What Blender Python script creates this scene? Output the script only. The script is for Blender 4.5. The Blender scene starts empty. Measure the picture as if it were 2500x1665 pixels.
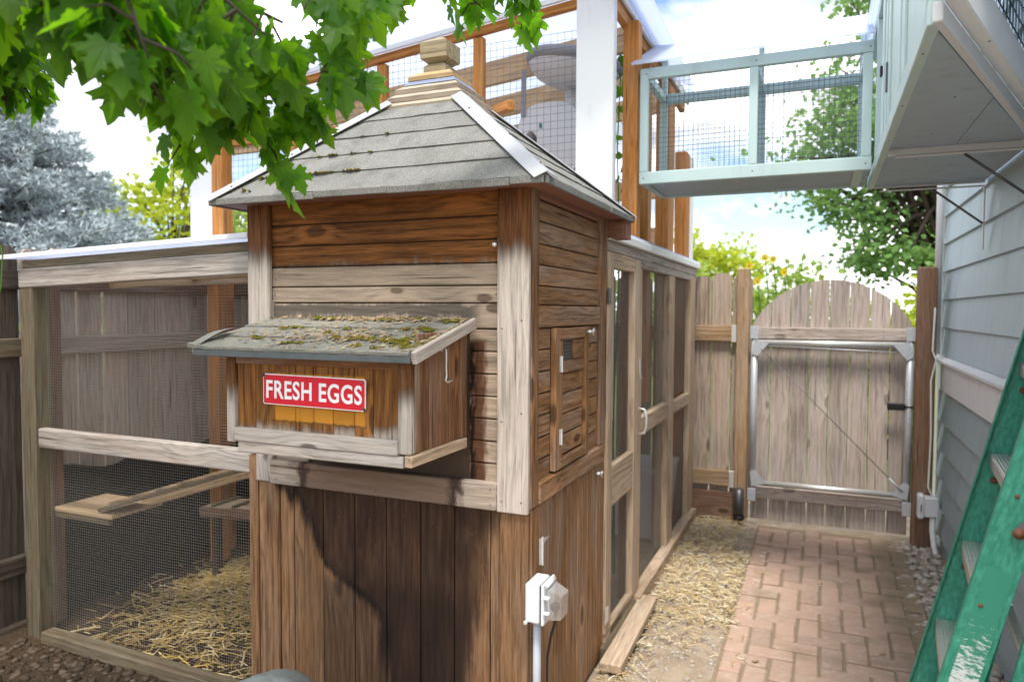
import bpy, math, random
from mathutils import Vector, Matrix, noise as mnoise
V = Vector
R = math.radians
rnd = random.Random(7)
scene = bpy.context.scene
COL = scene.collection

# ------------------------------------------------------------------ camera, sky, sun, exposure
cd = bpy.data.cameras.new('camera'); cam = bpy.data.objects.new('camera', cd); COL.objects.link(cam)
cd.sensor_width = 36.0; cd.lens = 25.468; cd.clip_start = 0.05; cd.clip_end = 600
def cam_matrix(yaw, pitch, roll):
    f = V((-math.sin(yaw)*math.cos(pitch), math.cos(yaw)*math.cos(pitch), math.sin(pitch)))
    r = V((math.cos(yaw), math.sin(yaw), 0)); u = r.cross(f)
    r2 = r*math.cos(roll) + u*math.sin(roll); u2 = -r*math.sin(roll) + u*math.cos(roll)
    m = Matrix((r2, u2, -f)).transposed().to_4x4(); m.translation = V((0, 0, 1.55)); return m
cam.matrix_world = cam_matrix(0.404147, -0.0421875, 0.00443)
cd.dof.use_dof = True; cd.dof.focus_distance = 2.35; cd.dof.aperture_fstop = 2.8
scene.camera = cam
scene.render.resolution_x = 1024; scene.render.resolution_y = 681

SUN_EL, SUN_AZ = R(68), R(170)          # azimuth clockwise from +Y: high, from behind the camera
world = bpy.data.worlds.new('World'); scene.world = world; world.use_nodes = True
nt = world.node_tree; nt.nodes.clear()
def wn(t, **k):
    n = nt.nodes.new(t)
    for a, b in k.items(): setattr(n, a, b)
    return n
sky = wn('ShaderNodeTexSky', sky_type='NISHITA'); sky.sun_disc = False
sky.sun_elevation = SUN_EL; sky.sun_rotation = SUN_AZ; sky.air_density = 1.0; sky.dust_density = 1.2; sky.ozone_density = 1.5
tc = wn('ShaderNodeTexCoord'); mp = wn('ShaderNodeMapping'); mp.inputs['Scale'].default_value = (1, 1, 2.2); mp.inputs['Location'].default_value = (3.1, 0.4, 0.2)
nz = wn('ShaderNodeTexNoise'); nz.inputs['Scale'].default_value = 2.3; nz.inputs['Detail'].default_value = 7; nz.inputs['Roughness'].default_value = 0.55
cr = wn('ShaderNodeValToRGB'); cr.color_ramp.elements[0].position = 0.385; cr.color_ramp.elements[1].position = 0.54
mx = wn('ShaderNodeMix', data_type='RGBA'); mx.inputs[7].default_value = (11.5, 11.7, 12.0, 1)
bg = wn('ShaderNodeBackground'); bg.inputs['Strength'].default_value = 0.085
wo = wn('ShaderNodeOutputWorld'); lk = nt.links.new
lk(tc.outputs['Generated'], mp.inputs['Vector']); lk(mp.outputs[0], nz.inputs['Vector']); lk(nz.outputs['Fac'], cr.inputs['Fac'])
n2 = wn('ShaderNodeTexNoise'); n2.inputs['Scale'].default_value = 3.7; n2.inputs['Detail'].default_value = 6
c2 = wn('ShaderNodeValToRGB'); c2.color_ramp.elements[0].position = 0.36; c2.color_ramp.elements[0].color = (2.7, 2.85, 3.1, 1); c2.color_ramp.elements[1].position = 0.55; c2.color_ramp.elements[1].color = (12.5, 12.6, 12.8, 1)
lk(mp.outputs[0], n2.inputs['Vector']); lk(n2.outputs['Fac'], c2.inputs['Fac']); lk(c2.outputs['Color'], mx.inputs[7])
lk(cr.outputs['Color'], mx.inputs[0]); lk(sky.outputs[0], mx.inputs[6]); lk(mx.outputs[2], bg.inputs['Color']); lk(bg.outputs[0], wo.inputs['Surface'])

sl = bpy.data.lights.new('sun', 'SUN'); so = bpy.data.objects.new('sun', sl); COL.objects.link(so)
sl.energy = 1.5; sl.angle = R(14); sl.color = (1.0, 0.95, 0.87)
sd = V((math.sin(SUN_AZ)*math.cos(SUN_EL), math.cos(SUN_AZ)*math.cos(SUN_EL), math.sin(SUN_EL)))
so.rotation_euler = sd.to_track_quat('Z', 'Y').to_euler(); so.location = sd*30
vs = scene.view_settings; vs.view_transform = 'Standard'; vs.look = 'None'; vs.gamma = 1; vs.use_curve_mapping = False
vs.exposure = 1.65

# ------------------------------------------------------------------ material helpers
class NT:
    def __init__(s, name):
        s.mat = bpy.data.materials.new(name); s.mat.use_nodes = True; s.t = s.mat.node_tree; s.t.nodes.clear()
        s.out = s.t.nodes.new('ShaderNodeOutputMaterial')
    def new(s, ty, **k):
        n = s.t.nodes.new(ty)
        for a, b in k.items(): setattr(n, a, b)
        return n
    def put(s, sock, v):
        if isinstance(v, bpy.types.NodeSocket): s.t.links.new(v, sock)
        elif v is not None:
            if isinstance(v, (tuple, list)) and len(v) == 3 and sock.type == 'RGBA': v = (*v, 1)
            sock.default_value = v
    def m(s, op, a, b=None, c=None, clamp=False):
        n = s.new('ShaderNodeMath', operation=op, use_clamp=clamp)
        for i, x in enumerate((a, b, c)): s.put(n.inputs[i], x)
        return n.outputs[0]
    def mul(s, a, b): return s.m('MULTIPLY', a, b)
    def add(s, a, b): return s.m('ADD', a, b)
    def sub(s, a, b): return s.m('SUBTRACT', a, b)
    def sm(s, x, a, b, lo=0.0, hi=1.0):
        n = s.new('ShaderNodeMapRange', interpolation_type='SMOOTHSTEP')
        for i, v in enumerate((x, a, b, lo, hi)): s.put(n.inputs[i], v)
        return n.outputs[0]
    def mix(s, f, a, b, mode='MIX'):
        n = s.new('ShaderNodeMix', data_type='RGBA', blend_type=mode); n.clamp_factor = True
        s.put(n.inputs[0], f); s.put(n.inputs[6], a); s.put(n.inputs[7], b); return n.outputs[2]
    def noise(s, vec, scale=1, detail=3, rough=0.5, col=False):
        n = s.new('ShaderNodeTexNoise'); s.put(n.inputs['Vector'], vec); s.put(n.inputs['Scale'], scale)
        n.inputs['Detail'].default_value = detail; n.inputs['Roughness'].default_value = rough
        return n.outputs['Color' if col else 'Fac']
    def vor(s, vec, scale=1, feature='F1', out='Distance'):
        n = s.new('ShaderNodeTexVoronoi', feature=feature); s.put(n.inputs['Vector'], vec); n.inputs['Scale'].default_value = scale
        return n.outputs[out]
    def vmul(s, v, k):
        n = s.new('ShaderNodeVectorMath', operation='MULTIPLY'); s.put(n.inputs[0], v); n.inputs[1].default_value = k; return n.outputs[0]
    def vadd(s, v, w):
        n = s.new('ShaderNodeVectorMath', operation='ADD'); s.put(n.inputs[0], v); s.put(n.inputs[1], w); return n.outputs[0]
    def comb(s, x, y, z):
        n = s.new('ShaderNodeCombineXYZ'); s.put(n.inputs[0], x); s.put(n.inputs[1], y); s.put(n.inputs[2], z); return n.outputs[0]
    def sep(s, v):
        n = s.new('ShaderNodeSeparateXYZ'); s.put(n.inputs[0], v); return n.outputs
    def obj(s): return s.new('ShaderNodeTexCoord').outputs['Object']
    def pos(s): return s.new('ShaderNodeNewGeometry').outputs['Position']
    def island(s): return s.new('ShaderNodeNewGeometry').outputs['Random Per Island']
    def orand(s): return s.new('ShaderNodeObjectInfo').outputs['Random']
    def curve(s, x, pts, x0, x1):
        n = s.new('ShaderNodeValToRGB'); s.put(n.inputs['Fac'], s.m('DIVIDE', s.sub(x, x0), x1 - x0)); e = n.color_ramp.elements
        while len(e) < len(pts): e.new(0.5)
        for q, (a, b) in zip(e, sorted(pts)): q.position = (a - x0)/(x1 - x0); q.color = (b, b, b, 1)
        return n.outputs['Color']
    def bump(s, h, strength=0.3, dist=0.01):
        n = s.new('ShaderNodeBump'); n.inputs['Strength'].default_value = strength; n.inputs['Distance'].default_value = dist
        s.put(n.inputs['Height'], h); return n.outputs[0]
    def bsdf(s, col, rough=0.7, spec=0.3, metal=0.0, nrm=None, trans=0.0, alpha=None):
        b = s.new('ShaderNodeBsdfPrincipled'); s.put(b.inputs['Base Color'], col); s.put(b.inputs['Roughness'], rough)
        b.inputs['Specular IOR Level'].default_value = spec; s.put(b.inputs['Metallic'], metal)
        if nrm is not None: s.put(b.inputs['Normal'], nrm)
        if trans: b.inputs['Transmission Weight'].default_value = trans
        return b.outputs[0]
    def shmix(s, f, a, b):
        n = s.new('ShaderNodeMixShader'); s.put(n.inputs[0], f); s.t.links.new(a, n.inputs[1]); s.t.links.new(b, n.inputs[2]); return n.outputs[0]
    def done(s, sh): s.t.links.new(sh, s.out.inputs['Surface']); return s.mat

GREY = (0.44, 0.375, 0.32)
def wood(name, light, dark, grey=GREY, w=0.3, zline=None, extra=None, var=0.35, knot=0.8, rough=0.78, ring=1.0):
    """sawn timber: grain along the board's own x axis, knots, greyed by weather"""
    t = NT(name); rv = t.orand()
    P = t.vadd(t.obj(), t.comb(t.mul(rv, 37.0), t.mul(rv, 11.0), t.mul(rv, 5.0)))
    warp = t.sub(t.noise(t.vmul(P, (1.6, 7, 7)), 1, 2), 0.5)
    kx = t.new('ShaderNodeTexVoronoi', feature='F1'); t.put(kx.inputs['Vector'], t.vmul(P, (3.0, 6.5, 0.0))); kx.inputs['Scale'].default_value = 1
    kd = kx.outputs['Distance']; gate = t.m('GREATER_THAN', t.sep(kx.outputs['Color'])[0], 0.45)
    fib0 = t.noise(t.vmul(P, (40, 90, 90)), 1, 3, 0.6)
    kn = t.mul(t.sm(t.add(kd, t.mul(t.sub(fib0, 0.5), 0.05)), 0.135, 0.105), gate)
    halo = t.mul(t.sm(kd, 0.55, 0.05), gate)
    s = t.sep(P)
    ph = t.add(t.mul(t.add(s[1], t.mul(s[2], 0.6)), 190.0*ring), t.add(t.mul(warp, 15.0), t.mul(halo, 9.0)))
    rg = t.m('POWER', t.add(t.mul(t.m('SINE', ph), 0.5), 0.5), 1.7)
    fib = t.noise(t.vmul(P, (8, 150, 150)), 1, 5, 0.7)
    blot = t.noise(t.vmul(P, (1.5, 6, 6)), 1, 3, 0.6)
    mids = t.noise(t.vmul(t.vadd(P, t.comb(0, t.mul(halo, 0.02), 0)), (3.2, 62, 62)), 1, 5, 0.65)
    crack = t.sm(t.noise(t.vmul(P, (2.2, 95, 95)), 1, 2), 0.66, 0.72)
    fac = t.m('ADD', t.mul(rg, 0.30), t.mul(t.sm(fib, 0.32, 0.70), 0.72), clamp=True)
    col = t.mix(fac, light, dark)
    col = t.mix(t.mul(t.sm(blot, 0.48, 0.75), 0.55), col, tuple(c*0.55 for c in dark))
    gl, gd = tuple(min(1, c*1.12) for c in grey), tuple(c*0.56 for c in grey)
    gcol = t.mix(t.m('ADD', t.mul(rg, 0.25), t.mul(t.sm(fib, 0.3, 0.75), 0.6), clamp=True), gl, gd)
    pos = t.pos(); ps = t.sep(pos)
    streak = t.noise(t.vmul(pos, (34, 34, 2.2)), 1, 3, 0.6)
    if zline:
        z0, z1 = zline
        wm = t.sm(t.add(t.add(ps[2], t.mul(t.sub(rv, 0.5), (z1 - z0)*0.9)), t.mul(t.sub(streak, 0.5), (z1 - z0)*1.5)), z1, z0)
        col = t.mix(t.mul(t.mul(t.mul(wm, t.sub(1.0, wm)), 3.2), 0.8), col, tuple(c*0.28 for c in dark))
        wm = t.mul(wm, w)
    else:
        wm = t.m('ADD', t.mul(t.sub(t.noise(t.vmul(P, (2, 9, 9)), 1, 4, 0.6), 0.5), 1.5), w, clamp=True)
    col = t.mix(wm, col, gcol)
    col = t.mix(t.mul(t.sm(mids, 0.49, 0.66), t.add(0.22, t.mul(t.m('FRACT', t.mul(rv, 7.3)), 0.5))), col, t.mix(wm, tuple(c*0.45 for c in dark), tuple(c*0.40 for c in grey)))
    col = t.mix(t.mul(t.sm(mids, 0.43, 0.32), 0.34), col, t.mix(wm, tuple(min(1, c*1.25) for c in light), tuple(min(1, c*1.35) for c in grey)))
    col = t.mix(t.mul(crack, 0.7), col, tuple(c*0.25 for c in dark))
    col = t.mix(t.mul(kn, 0.85*knot), col, (0.055, 0.026, 0.012))
    ringk = t.mul(t.mul(t.sm(kd, 0.34, 0.20), t.sm(kd, 0.13, 0.17)), gate)
    col = t.mix(t.mul(ringk, 0.45*knot), col, t.mix(wm, tuple(min(1, c*1.5) for c in light), tuple(min(1, c*1.15) for c in grey)))
    if extra: col = extra(t, ps, pos, col, streak)
    br = t.add(1.0 - var/2, t.mul(rv, var))
    n = t.new('ShaderNodeVectorMath', operation='SCALE'); t.put(n.inputs[0], col); t.put(n.inputs['Scale'], br)
    h = t.add(t.mul(fib, 0.7), t.add(t.mul(rg, 0.35), t.mul(kn, -0.6)))
    return t.done(t.bsdf(n.outputs[0], rough, 0.22, nrm=t.bump(t.add(h, t.add(t.mul(mids, -0.8), t.mul(crack, -0.8))), 0.6, 0.004)))

def painted(name, col, rough=0.5, var=0.06, dirt=0.25, dcol=(0.2, 0.18, 0.15), spec=0.35, bump=0.12):
    t = NT(name); pos = t.pos()
    n1 = t.noise(t.vmul(pos, (9, 9, 2.5)), 1, 5, 0.65); n2 = t.noise(pos, 160, 2)
    c = t.mix(t.mul(t.sm(n1, 0.5, 0.8), dirt), col, dcol)
    c = t.mix(t.mul(t.sub(t.orand(), 0.5), var*2), c, tuple(x*0.6 for x in col))
    return t.done(t.bsdf(c, t.add(rough, t.mul(t.sub(n1, 0.5), 0.3)), spec, nrm=t.bump(t.add(t.mul(n2, 0.4), n1), bump, 0.004)))

def plain(name, col, rough=0.5, metal=0.0, spec=0.4, nscale=60, nstr=0.15, cvar=0.25):
    t = NT(name); p = t.pos(); n = t.noise(p, nscale, 4, 0.6)
    c = t.mix(t.mul(t.sm(n, 0.4, 0.8), cvar), col, tuple(x*0.5 for x in col))
    return t.done(t.bsdf(c, t.add(rough, t.mul(t.sub(n, 0.5), 0.25)), spec, metal, t.bump(n, nstr, 0.003)))

def leafmat(name, c1, c2, tr, trf=0.5, rough=0.45, brown=None):
    t = NT(name); r = t.m('FRACT', t.add(t.island(), t.orand()))
    n = t.noise(t.obj(), 25, 3)
    c = t.mix(t.m('ADD', t.mul(r, 0.8), t.mul(n, 0.2), clamp=True), c1, c2)
    if brown: c = t.mix(t.mul(t.sm(n, 0.62, 0.7), 0.8), c, brown)
    d = t.bsdf(c, rough, 0.35, nrm=t.bump(n, 0.15, 0.003)); tl = t.new('ShaderNodeBsdfTranslucent'); t.put(tl.inputs['Color'], t.mix(r, tr, tuple(x*0.6 for x in tr)))
    return t.done(t.shmix(trf, d, tl.outputs[0]))

def sheet(name, col, tf, glossy=0.12, ribs=None):
    t = NT(name); tr = t.new('ShaderNodeBsdfTransparent'); tr.inputs[0].default_value = (0.95, 0.97, 1, 1)
    tl = t.new('ShaderNodeBsdfTranslucent'); tl.inputs[0].default_value = (*col, 1)
    df = t.new('ShaderNodeBsdfDiffuse'); df.inputs[0].default_value = (*col, 1)
    f = tf
    if ribs:
        q = t.sep(t.obj())[ribs[0]]
        f = t.m('ADD', tf, t.mul(t.m('GREATER_THAN', t.m('FRACT', t.mul(q, ribs[1])), 0.78), -ribs[2]), clamp=True)
    a = t.shmix(0.45, tl.outputs[0], df.outputs[0]); b = t.shmix(f, a, tr.outputs[0])
    g = t.new('ShaderNodeBsdfGlossy'); g.inputs['Roughness'].default_value = 0.15
    return t.done(t.shmix(glossy, b, g.outputs[0]))

M = {}
BR, BRD = (0.27, 0.105, 0.026), (0.065, 0.023, 0.007)
# coop siding: sheltered boards stay brown under the eave, lower ones grey; rust-brown bleed beside the nest box
def siding_extra(t, ps, pos, col, streak):
    n = t.noise(t.vmul(pos, (30, 30, 9)), 1, 4, 0.65)
    x = t.add(ps[0], t.mul(t.sub(n, 0.5), 0.09))
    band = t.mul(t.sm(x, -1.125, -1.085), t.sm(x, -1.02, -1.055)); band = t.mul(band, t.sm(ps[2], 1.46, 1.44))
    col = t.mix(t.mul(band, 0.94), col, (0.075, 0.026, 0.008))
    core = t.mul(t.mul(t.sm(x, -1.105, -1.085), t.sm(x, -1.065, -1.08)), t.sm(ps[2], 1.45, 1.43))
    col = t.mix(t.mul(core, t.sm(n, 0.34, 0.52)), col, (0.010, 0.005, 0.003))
    wet = t.mul(t.sm(t.add(ps[2], t.mul(t.sub(streak, 0.5), 0.05)), 1.575, 1.565), t.sm(t.add(ps[2], t.mul(t.sub(streak, 0.5), 0.09)), 1.515, 1.535))
    wet = t.mul(wet, t.sm(ps[0], -1.03, -1.10))
    return t.mix(t.mul(wet, 0.72), col, (0.07, 0.062, 0.055))
M['siding'] = wood('coop_siding_wood', BR, BRD, (0.45, 0.36, 0.275), w=0.88, zline=(1.66, 1.74), extra=siding_extra, var=0.3)
M['siding_side'] = wood('coop_side_wood', (0.36, 0.19, 0.085), (0.15, 0.068, 0.026), w=0.10, var=0.22)
M['post'] = wood('coop_post_wood', (0.22, 0.09, 0.03), (0.07, 0.026, 0.010), (0.54, 0.48, 0.42), w=0.92, zline=(1.71, 1.81), var=0.1, knot=0.5)
M['post_side'] = wood('coop_post_side_wood', (0.31, 0.155, 0.066), (0.11, 0.048, 0.018), w=0.14, var=0.15)
# lower boards: dark seepage stain with a tide mark
def low_extra(t, ps, pos, col, streak):
    n = t.noise(t.vmul(pos, (42, 42, 5)), 1, 5, 0.7)
    x = t.add(ps[0], t.add(t.mul(t.sub(n, 0.5), 0.13), t.mul(t.sub(t.orand(), 0.5), 0.05)))
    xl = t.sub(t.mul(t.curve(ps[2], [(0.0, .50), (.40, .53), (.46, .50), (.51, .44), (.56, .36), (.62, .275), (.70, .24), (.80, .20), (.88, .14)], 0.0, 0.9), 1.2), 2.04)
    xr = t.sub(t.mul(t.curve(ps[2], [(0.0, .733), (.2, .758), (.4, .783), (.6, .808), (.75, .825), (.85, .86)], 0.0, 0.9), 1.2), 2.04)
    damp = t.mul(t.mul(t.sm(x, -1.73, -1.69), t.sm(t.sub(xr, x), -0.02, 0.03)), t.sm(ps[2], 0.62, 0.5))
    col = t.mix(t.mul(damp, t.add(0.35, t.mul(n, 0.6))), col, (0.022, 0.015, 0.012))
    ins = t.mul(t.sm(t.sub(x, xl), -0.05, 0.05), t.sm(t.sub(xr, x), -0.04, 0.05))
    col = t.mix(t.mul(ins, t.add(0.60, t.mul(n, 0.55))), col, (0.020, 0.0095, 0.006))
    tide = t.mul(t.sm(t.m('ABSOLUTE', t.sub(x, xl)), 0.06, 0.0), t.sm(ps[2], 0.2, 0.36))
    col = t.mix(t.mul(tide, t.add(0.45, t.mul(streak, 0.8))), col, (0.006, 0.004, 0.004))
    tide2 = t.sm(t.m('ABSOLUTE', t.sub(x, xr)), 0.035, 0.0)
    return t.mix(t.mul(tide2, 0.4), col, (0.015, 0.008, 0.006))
M['low'] = wood('coop_lower_wood', (0.33, 0.18, 0.085), (0.13, 0.06, 0.026), (0.30, 0.215, 0.15), w=0.14, extra=low_extra, var=0.28, knot=0.5)
def ledge_extra(t, ps, pos, col, streak):
    n = t.noise(t.vmul(pos, (22, 22, 14)), 1, 4, 0.65); x = t.add(ps[0], t.mul(t.sub(n, 0.5), 0.12))
    ins = t.mul(t.sm(x, -1.81, -1.77), t.sm(x, -1.10, -1.14))
    col = t.mix(t.mul(ins, 0.72), col, (0.12, 0.06, 0.033))
    for c in (-1.77, -1.14): col = t.mix(t.mul(t.sm(t.m('ABSOLUTE', t.sub(x, c)), 0.035, 0.0), 0.85), col, (0.03, 0.018, 0.014))
    return col
M['ledge'] = wood('coop_ledge_wood', (0.38, 0.25, 0.16), (0.2, 0.12, 0.07), (0.50, 0.43, 0.36), w=0.8, extra=ledge_extra, var=0.1, knot=0.3)
def nest_extra(t, ps, pos, col, streak):
    n = t.noise(t.vmul(pos, (60, 60, 20)), 1, 3, 0.6); k = t.mul(t.sub(n, 0.5), 0.012)
    x, z = t.add(ps[0], k), t.add(ps[2], k)
    inn = t.mul(t.mul(t.sm(x, -1.628, -1.622), t.sm(x, -1.270, -1.276)), t.mul(t.sm(z, 1.188, 1.194), t.sm(z, 1.349, 1.343)))
    inn = t.mul(inn, t.sm(ps[1], 1.86, 1.85))
    col = t.mix(t.mul(inn, 0.93), col, (0.46, 0.20, 0.022))
    edge = t.mul(t.mul(t.sm(t.m('ABSOLUTE', t.sub(z, 1.192)), 0.006, 0.0), t.sm(x, -1.64, -1.62)), t.sm(x, -1.26, -1.275))
    return t.mix(t.mul(edge, 0.7), col, (0.05, 0.025, 0.012))
M['nest'] = wood('nest_box_wood', (0.29, 0.125, 0.030), (0.08, 0.030, 0.009), (0.47, 0.40, 0.33), w=0.88, zline=(1.145, 1.19), extra=nest_extra, var=0.28)
M['nest_side'] = wood('nest_box_side_wood', (0.27, 0.13, 0.058), (0.11, 0.046, 0.02), w=0.05, var=0.15)
M['nest_post'] = wood('nest_box_post_wood', (0.18, 0.08, 0.03), (0.06, 0.024, 0.010), (0.48, 0.43, 0.38), w=0.9, zline=(1.23, 1.32), var=0.1, knot=0.4)
M['greywood'] = wood('weathered_grey_wood', (0.40, 0.30, 0.22), (0.22, 0.15, 0.10), (0.48, 0.43, 0.385), w=0.8, var=0.12)
M['run'] = wood('run_frame_wood', (0.60, 0.44, 0.29), (0.38, 0.245, 0.14), (0.56, 0.46, 0.36), w=0.4, var=0.14, knot=0.5)
M['rundark'] = wood('old_run_wood', (0.22, 0.145, 0.085), (0.11, 0.068, 0.04), (0.20, 0.185, 0.125), w=0.5, var=0.15, knot=0.4)
M['fence'] = wood('fence_wood', (0.52, 0.38, 0.27), (0.33, 0.225, 0.15), (0.50, 0.425, 0.36), w=0.55, var=0.35, knot=0.5)
M['fencedark'] = wood('dark_fence_wood', (0.12, 0.085, 0.06), (0.05, 0.034, 0.024), (0.12, 0.10, 0.08), w=0.4, var=0.3, knot=0.4)  # much darker tone for the boards and rails at the fence's near end
M['gate'] = wood('gate_wood', (0.50, 0.385, 0.31), (0.34, 0.25, 0.195), (0.58, 0.505, 0.455), w=0.65, var=0.3, knot=0.5)
M['rail'] = wood('tan_rail_wood', (0.50, 0.32, 0.17), (0.32, 0.18, 0.085), (0.42, 0.35, 0.28), w=0.3, var=0.2)
M['brownpost'] = wood('brown_post_wood', (0.27, 0.145, 0.085), (0.15, 0.075, 0.042), (0.28, 0.22, 0.18), w=0.2, var=0.15)
M['cedar'] = wood('oiled_cedar_wood', (0.56, 0.245, 0.065), (0.40, 0.15, 0.032), (0.4, 0.3, 0.2), w=0.0, var=0.22, knot=0.4, rough=0.6)
M['pine'] = wood('pale_pine_wood', (0.62, 0.44, 0.26), (0.48, 0.31, 0.16), (0.5, 0.42, 0.32), w=0.1, var=0.15, knot=0.4)
M['louver'] = wood('louver_wood', (0.50, 0.39, 0.285), (0.30, 0.215, 0.145), (0.43, 0.385, 0.32), w=0.5, var=0.2, knot=0.3)
M['finial'] = wood('finial_wood', (0.40, 0.31, 0.18), (0.22, 0.165, 0.09), (0.32, 0.28, 0.2), w=0.4, var=0.1, knot=0.1)
M['capwood'] = wood('new_cap_wood', (0.60, 0.41, 0.21), (0.42, 0.26, 0.115), (0.45, 0.38, 0.28), w=0.15, var=0.1, knot=0.2)
M['soffit'] = plain('soffit_paint', (0.24, 0.11, 0.075), 0.7, cvar=0.3)
M['inside'] = plain('dark_plywood', (0.07, 0.045, 0.03), 0.9)
# shingles
t = NT('asphalt_shingle'); p = t.pos(); g = t.noise(p, 520, 2, 0.7); b = t.noise(p, 9, 4, 0.6)
c = t.mix(t.sm(g, 0.36, 0.68), (0.11, 0.11, 0.104), (0.40, 0.395, 0.372)); c = t.mix(t.mul(t.sm(b, 0.45, 0.75), 0.6), c, (0.12, 0.123, 0.11))
c = t.mix(t.mul(t.sub(t.orand(), 0.5), 0.4), c, (0.12, 0.12, 0.12))
M['shingle'] = t.done(t.bsdf(c, 0.95, 0.1, nrm=t.bump(g, 0.7, 0.004)))
t = NT('mossy_shingle'); p = t.pos(); g = t.noise(p, 420, 2, 0.7); b = t.noise(p, 16, 5, 0.7)
c = t.mix(t.sm(g, 0.36, 0.68), (0.15, 0.146, 0.125), (0.40, 0.39, 0.345)); c = t.mix(t.mul(t.sm(b, 0.52, 0.66), 0.7), c, (0.36, 0.31, 0.21))
M['shingle_moss'] = t.done(t.bsdf(c, 0.95, 0.1, nrm=t.bump(g, 0.7, 0.004)))
M['drip'] = plain('slate_drip_edge', (0.10, 0.115, 0.118), 0.55, cvar=0.5, nscale=25)
M['flash'] = plain('white_metal_flashing', (0.40, 0.41, 0.43), 0.45, 0.25, 0.5, nscale=18, nstr=0.08, cvar=0.16)
M['bluemetal'] = plain('blue_grey_metal', (0.24, 0.28, 0.38), 0.4, 0.5, 0.5)
M['galv'] = plain('galvanised_steel', (0.58, 0.61, 0.64), 0.42, 0.35, 0.5, nscale=45, cvar=0.35)
M['zinc'] = plain('bright_zinc', (0.72, 0.72, 0.70), 0.35, 0.55, 0.5)
M['wire'] = plain('galvanised_wire', (0.38, 0.35, 0.31), 0.5, 0.4, 0.4)
M['wire_dark'] = plain('dark_wire', (0.17, 0.18, 0.20), 0.5, 0.5, 0.4)
M['wire_black'] = plain('black_coated_wire', (0.012, 0.014, 0.016), 0.5, 0.0, 0.4)
M['rust'] = plain('rusty_steel', (0.16, 0.07, 0.04), 0.8, 0.4, nscale=90)
M['teal'] = painted('pale_teal_paint', (0.47, 0.60, 0.585), 0.45, dirt=0.22)
M['white'] = painted('white_paint', (0.78, 0.78, 0.77), 0.45, dirt=0.16)
M['trimgrey'] = painted('pale_grey_paint', (0.62, 0.63, 0.65), 0.5, dirt=0.2)
M['house'] = painted('grey_blue_siding_paint', (0.42, 0.51, 0.56), 0.5, var=0.12, dirt=0.3, dcol=(0.2, 0.22, 0.24))
M['houselow'] = painted('dark_grey_shingle_paint', (0.29, 0.36, 0.39), 0.55, var=0.15, dirt=0.2)
M['ply'] = painted('grey_painted_plywood', (0.38, 0.46, 0.53), 0.55, dirt=0.4, dcol=(0.18, 0.18, 0.18), var=0.05, bump=0.25)
M['poly'] = sheet('clear_ribbed_polycarbonate', (0.70, 0.76, 0.90), 0.34, 0.06, ribs=(0, 90, 0.25))
M['polyedge'] = plain('white_polycarbonate_edge', (0.78, 0.80, 0.90), 0.35, cvar=0.1)
M['clear'] = sheet('clear_plastic_cover', (0.80, 0.74, 0.66), 0.74, 0.10)
M['plastic'] = plain('grey_white_plastic', (0.68, 0.69, 0.72), 0.4, cvar=0.12, nscale=15)
M['pvc'] = plain('grey_pvc_pipe', (0.42, 0.44, 0.47), 0.4, cvar=0.1)
M['whitepipe'] = plain('white_pvc_pipe', (0.74, 0.74, 0.73), 0.4, cvar=0.12)
M['black'] = plain('black_rubber', (0.012, 0.012, 0.013), 0.5, cvar=0.2)
M['red'] = plain('red_sign_enamel', (0.56, 0.004, 0.018), 0.45, spec=0.5, cvar=0.08, nscale=20, nstr=0.05)
M['redplastic'] = plain('red_plastic', (0.45, 0.03, 0.02), 0.45)
M['signwhite'] = plain('white_sign_enamel', (0.80, 0.78, 0.79), 0.35, cvar=0.08)
M['plush'] = plain('grey_plush', (0.68, 0.665, 0.68), 0.95, spec=0.1, nscale=220, nstr=0.8, cvar=0.35)
M['plushdark'] = plain('dark_grey_plush', (0.30, 0.295, 0.31), 0.95, spec=0.1, nscale=220, nstr=0.8)
M['tarp'] = plain('black_ground_cloth', (0.014, 0.015, 0.016), 0.8, nscale=14, nstr=0.6)
M['tub'] = plain('grey_green_plastic', (0.24, 0.26, 0.24), 0.55, nscale=12, cvar=0.3)
M['aluminium'] = plain('scuffed_aluminium', (0.62, 0.61, 0.60), 0.35, 0.85, nscale=35, cvar=0.3)
M['steel'] = plain('dull_steel', (0.14, 0.14, 0.15), 0.45, 0.7, nscale=40)
# ladder fibreglass with scuffs and the ghost of a torn sticker
t = NT('green_fibreglass'); p = t.pos(); o = t.obj(); n1 = t.noise(t.vmul(o, (30, 90, 90)), 1, 5, 0.7); n2 = t.noise(p, 11, 3)
c = t.mix(t.sm(n1, 0.35, 0.7), (0.015, 0.165, 0.105), (0.045, 0.265, 0.185)); c = t.mix(t.mul(t.sm(n1, 0.66, 0.72), 0.5), c, (0.40, 0.52, 0.46))
M['green'] = t.done(t.bsdf(c, 0.42, 0.4, nrm=t.bump(n1, 0.25, 0.002)))
t = NT('torn_sticker_residue'); o = t.obj(); n1 = t.noise(t.vmul(o, (95, 30, 40)), 1, 5, 0.75); sx = t.sep(o)
wh = t.sm(t.add(n1, t.mul(sx[0], -1.1)), 0.50, 0.62)
c = t.mix(wh, (0.025, 0.20, 0.13), (0.50, 0.53, 0.52)); M['sticker'] = t.done(t.bsdf(c, 0.5, 0.4, nrm=t.bump(n1, 0.3, 0.002)))
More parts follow.
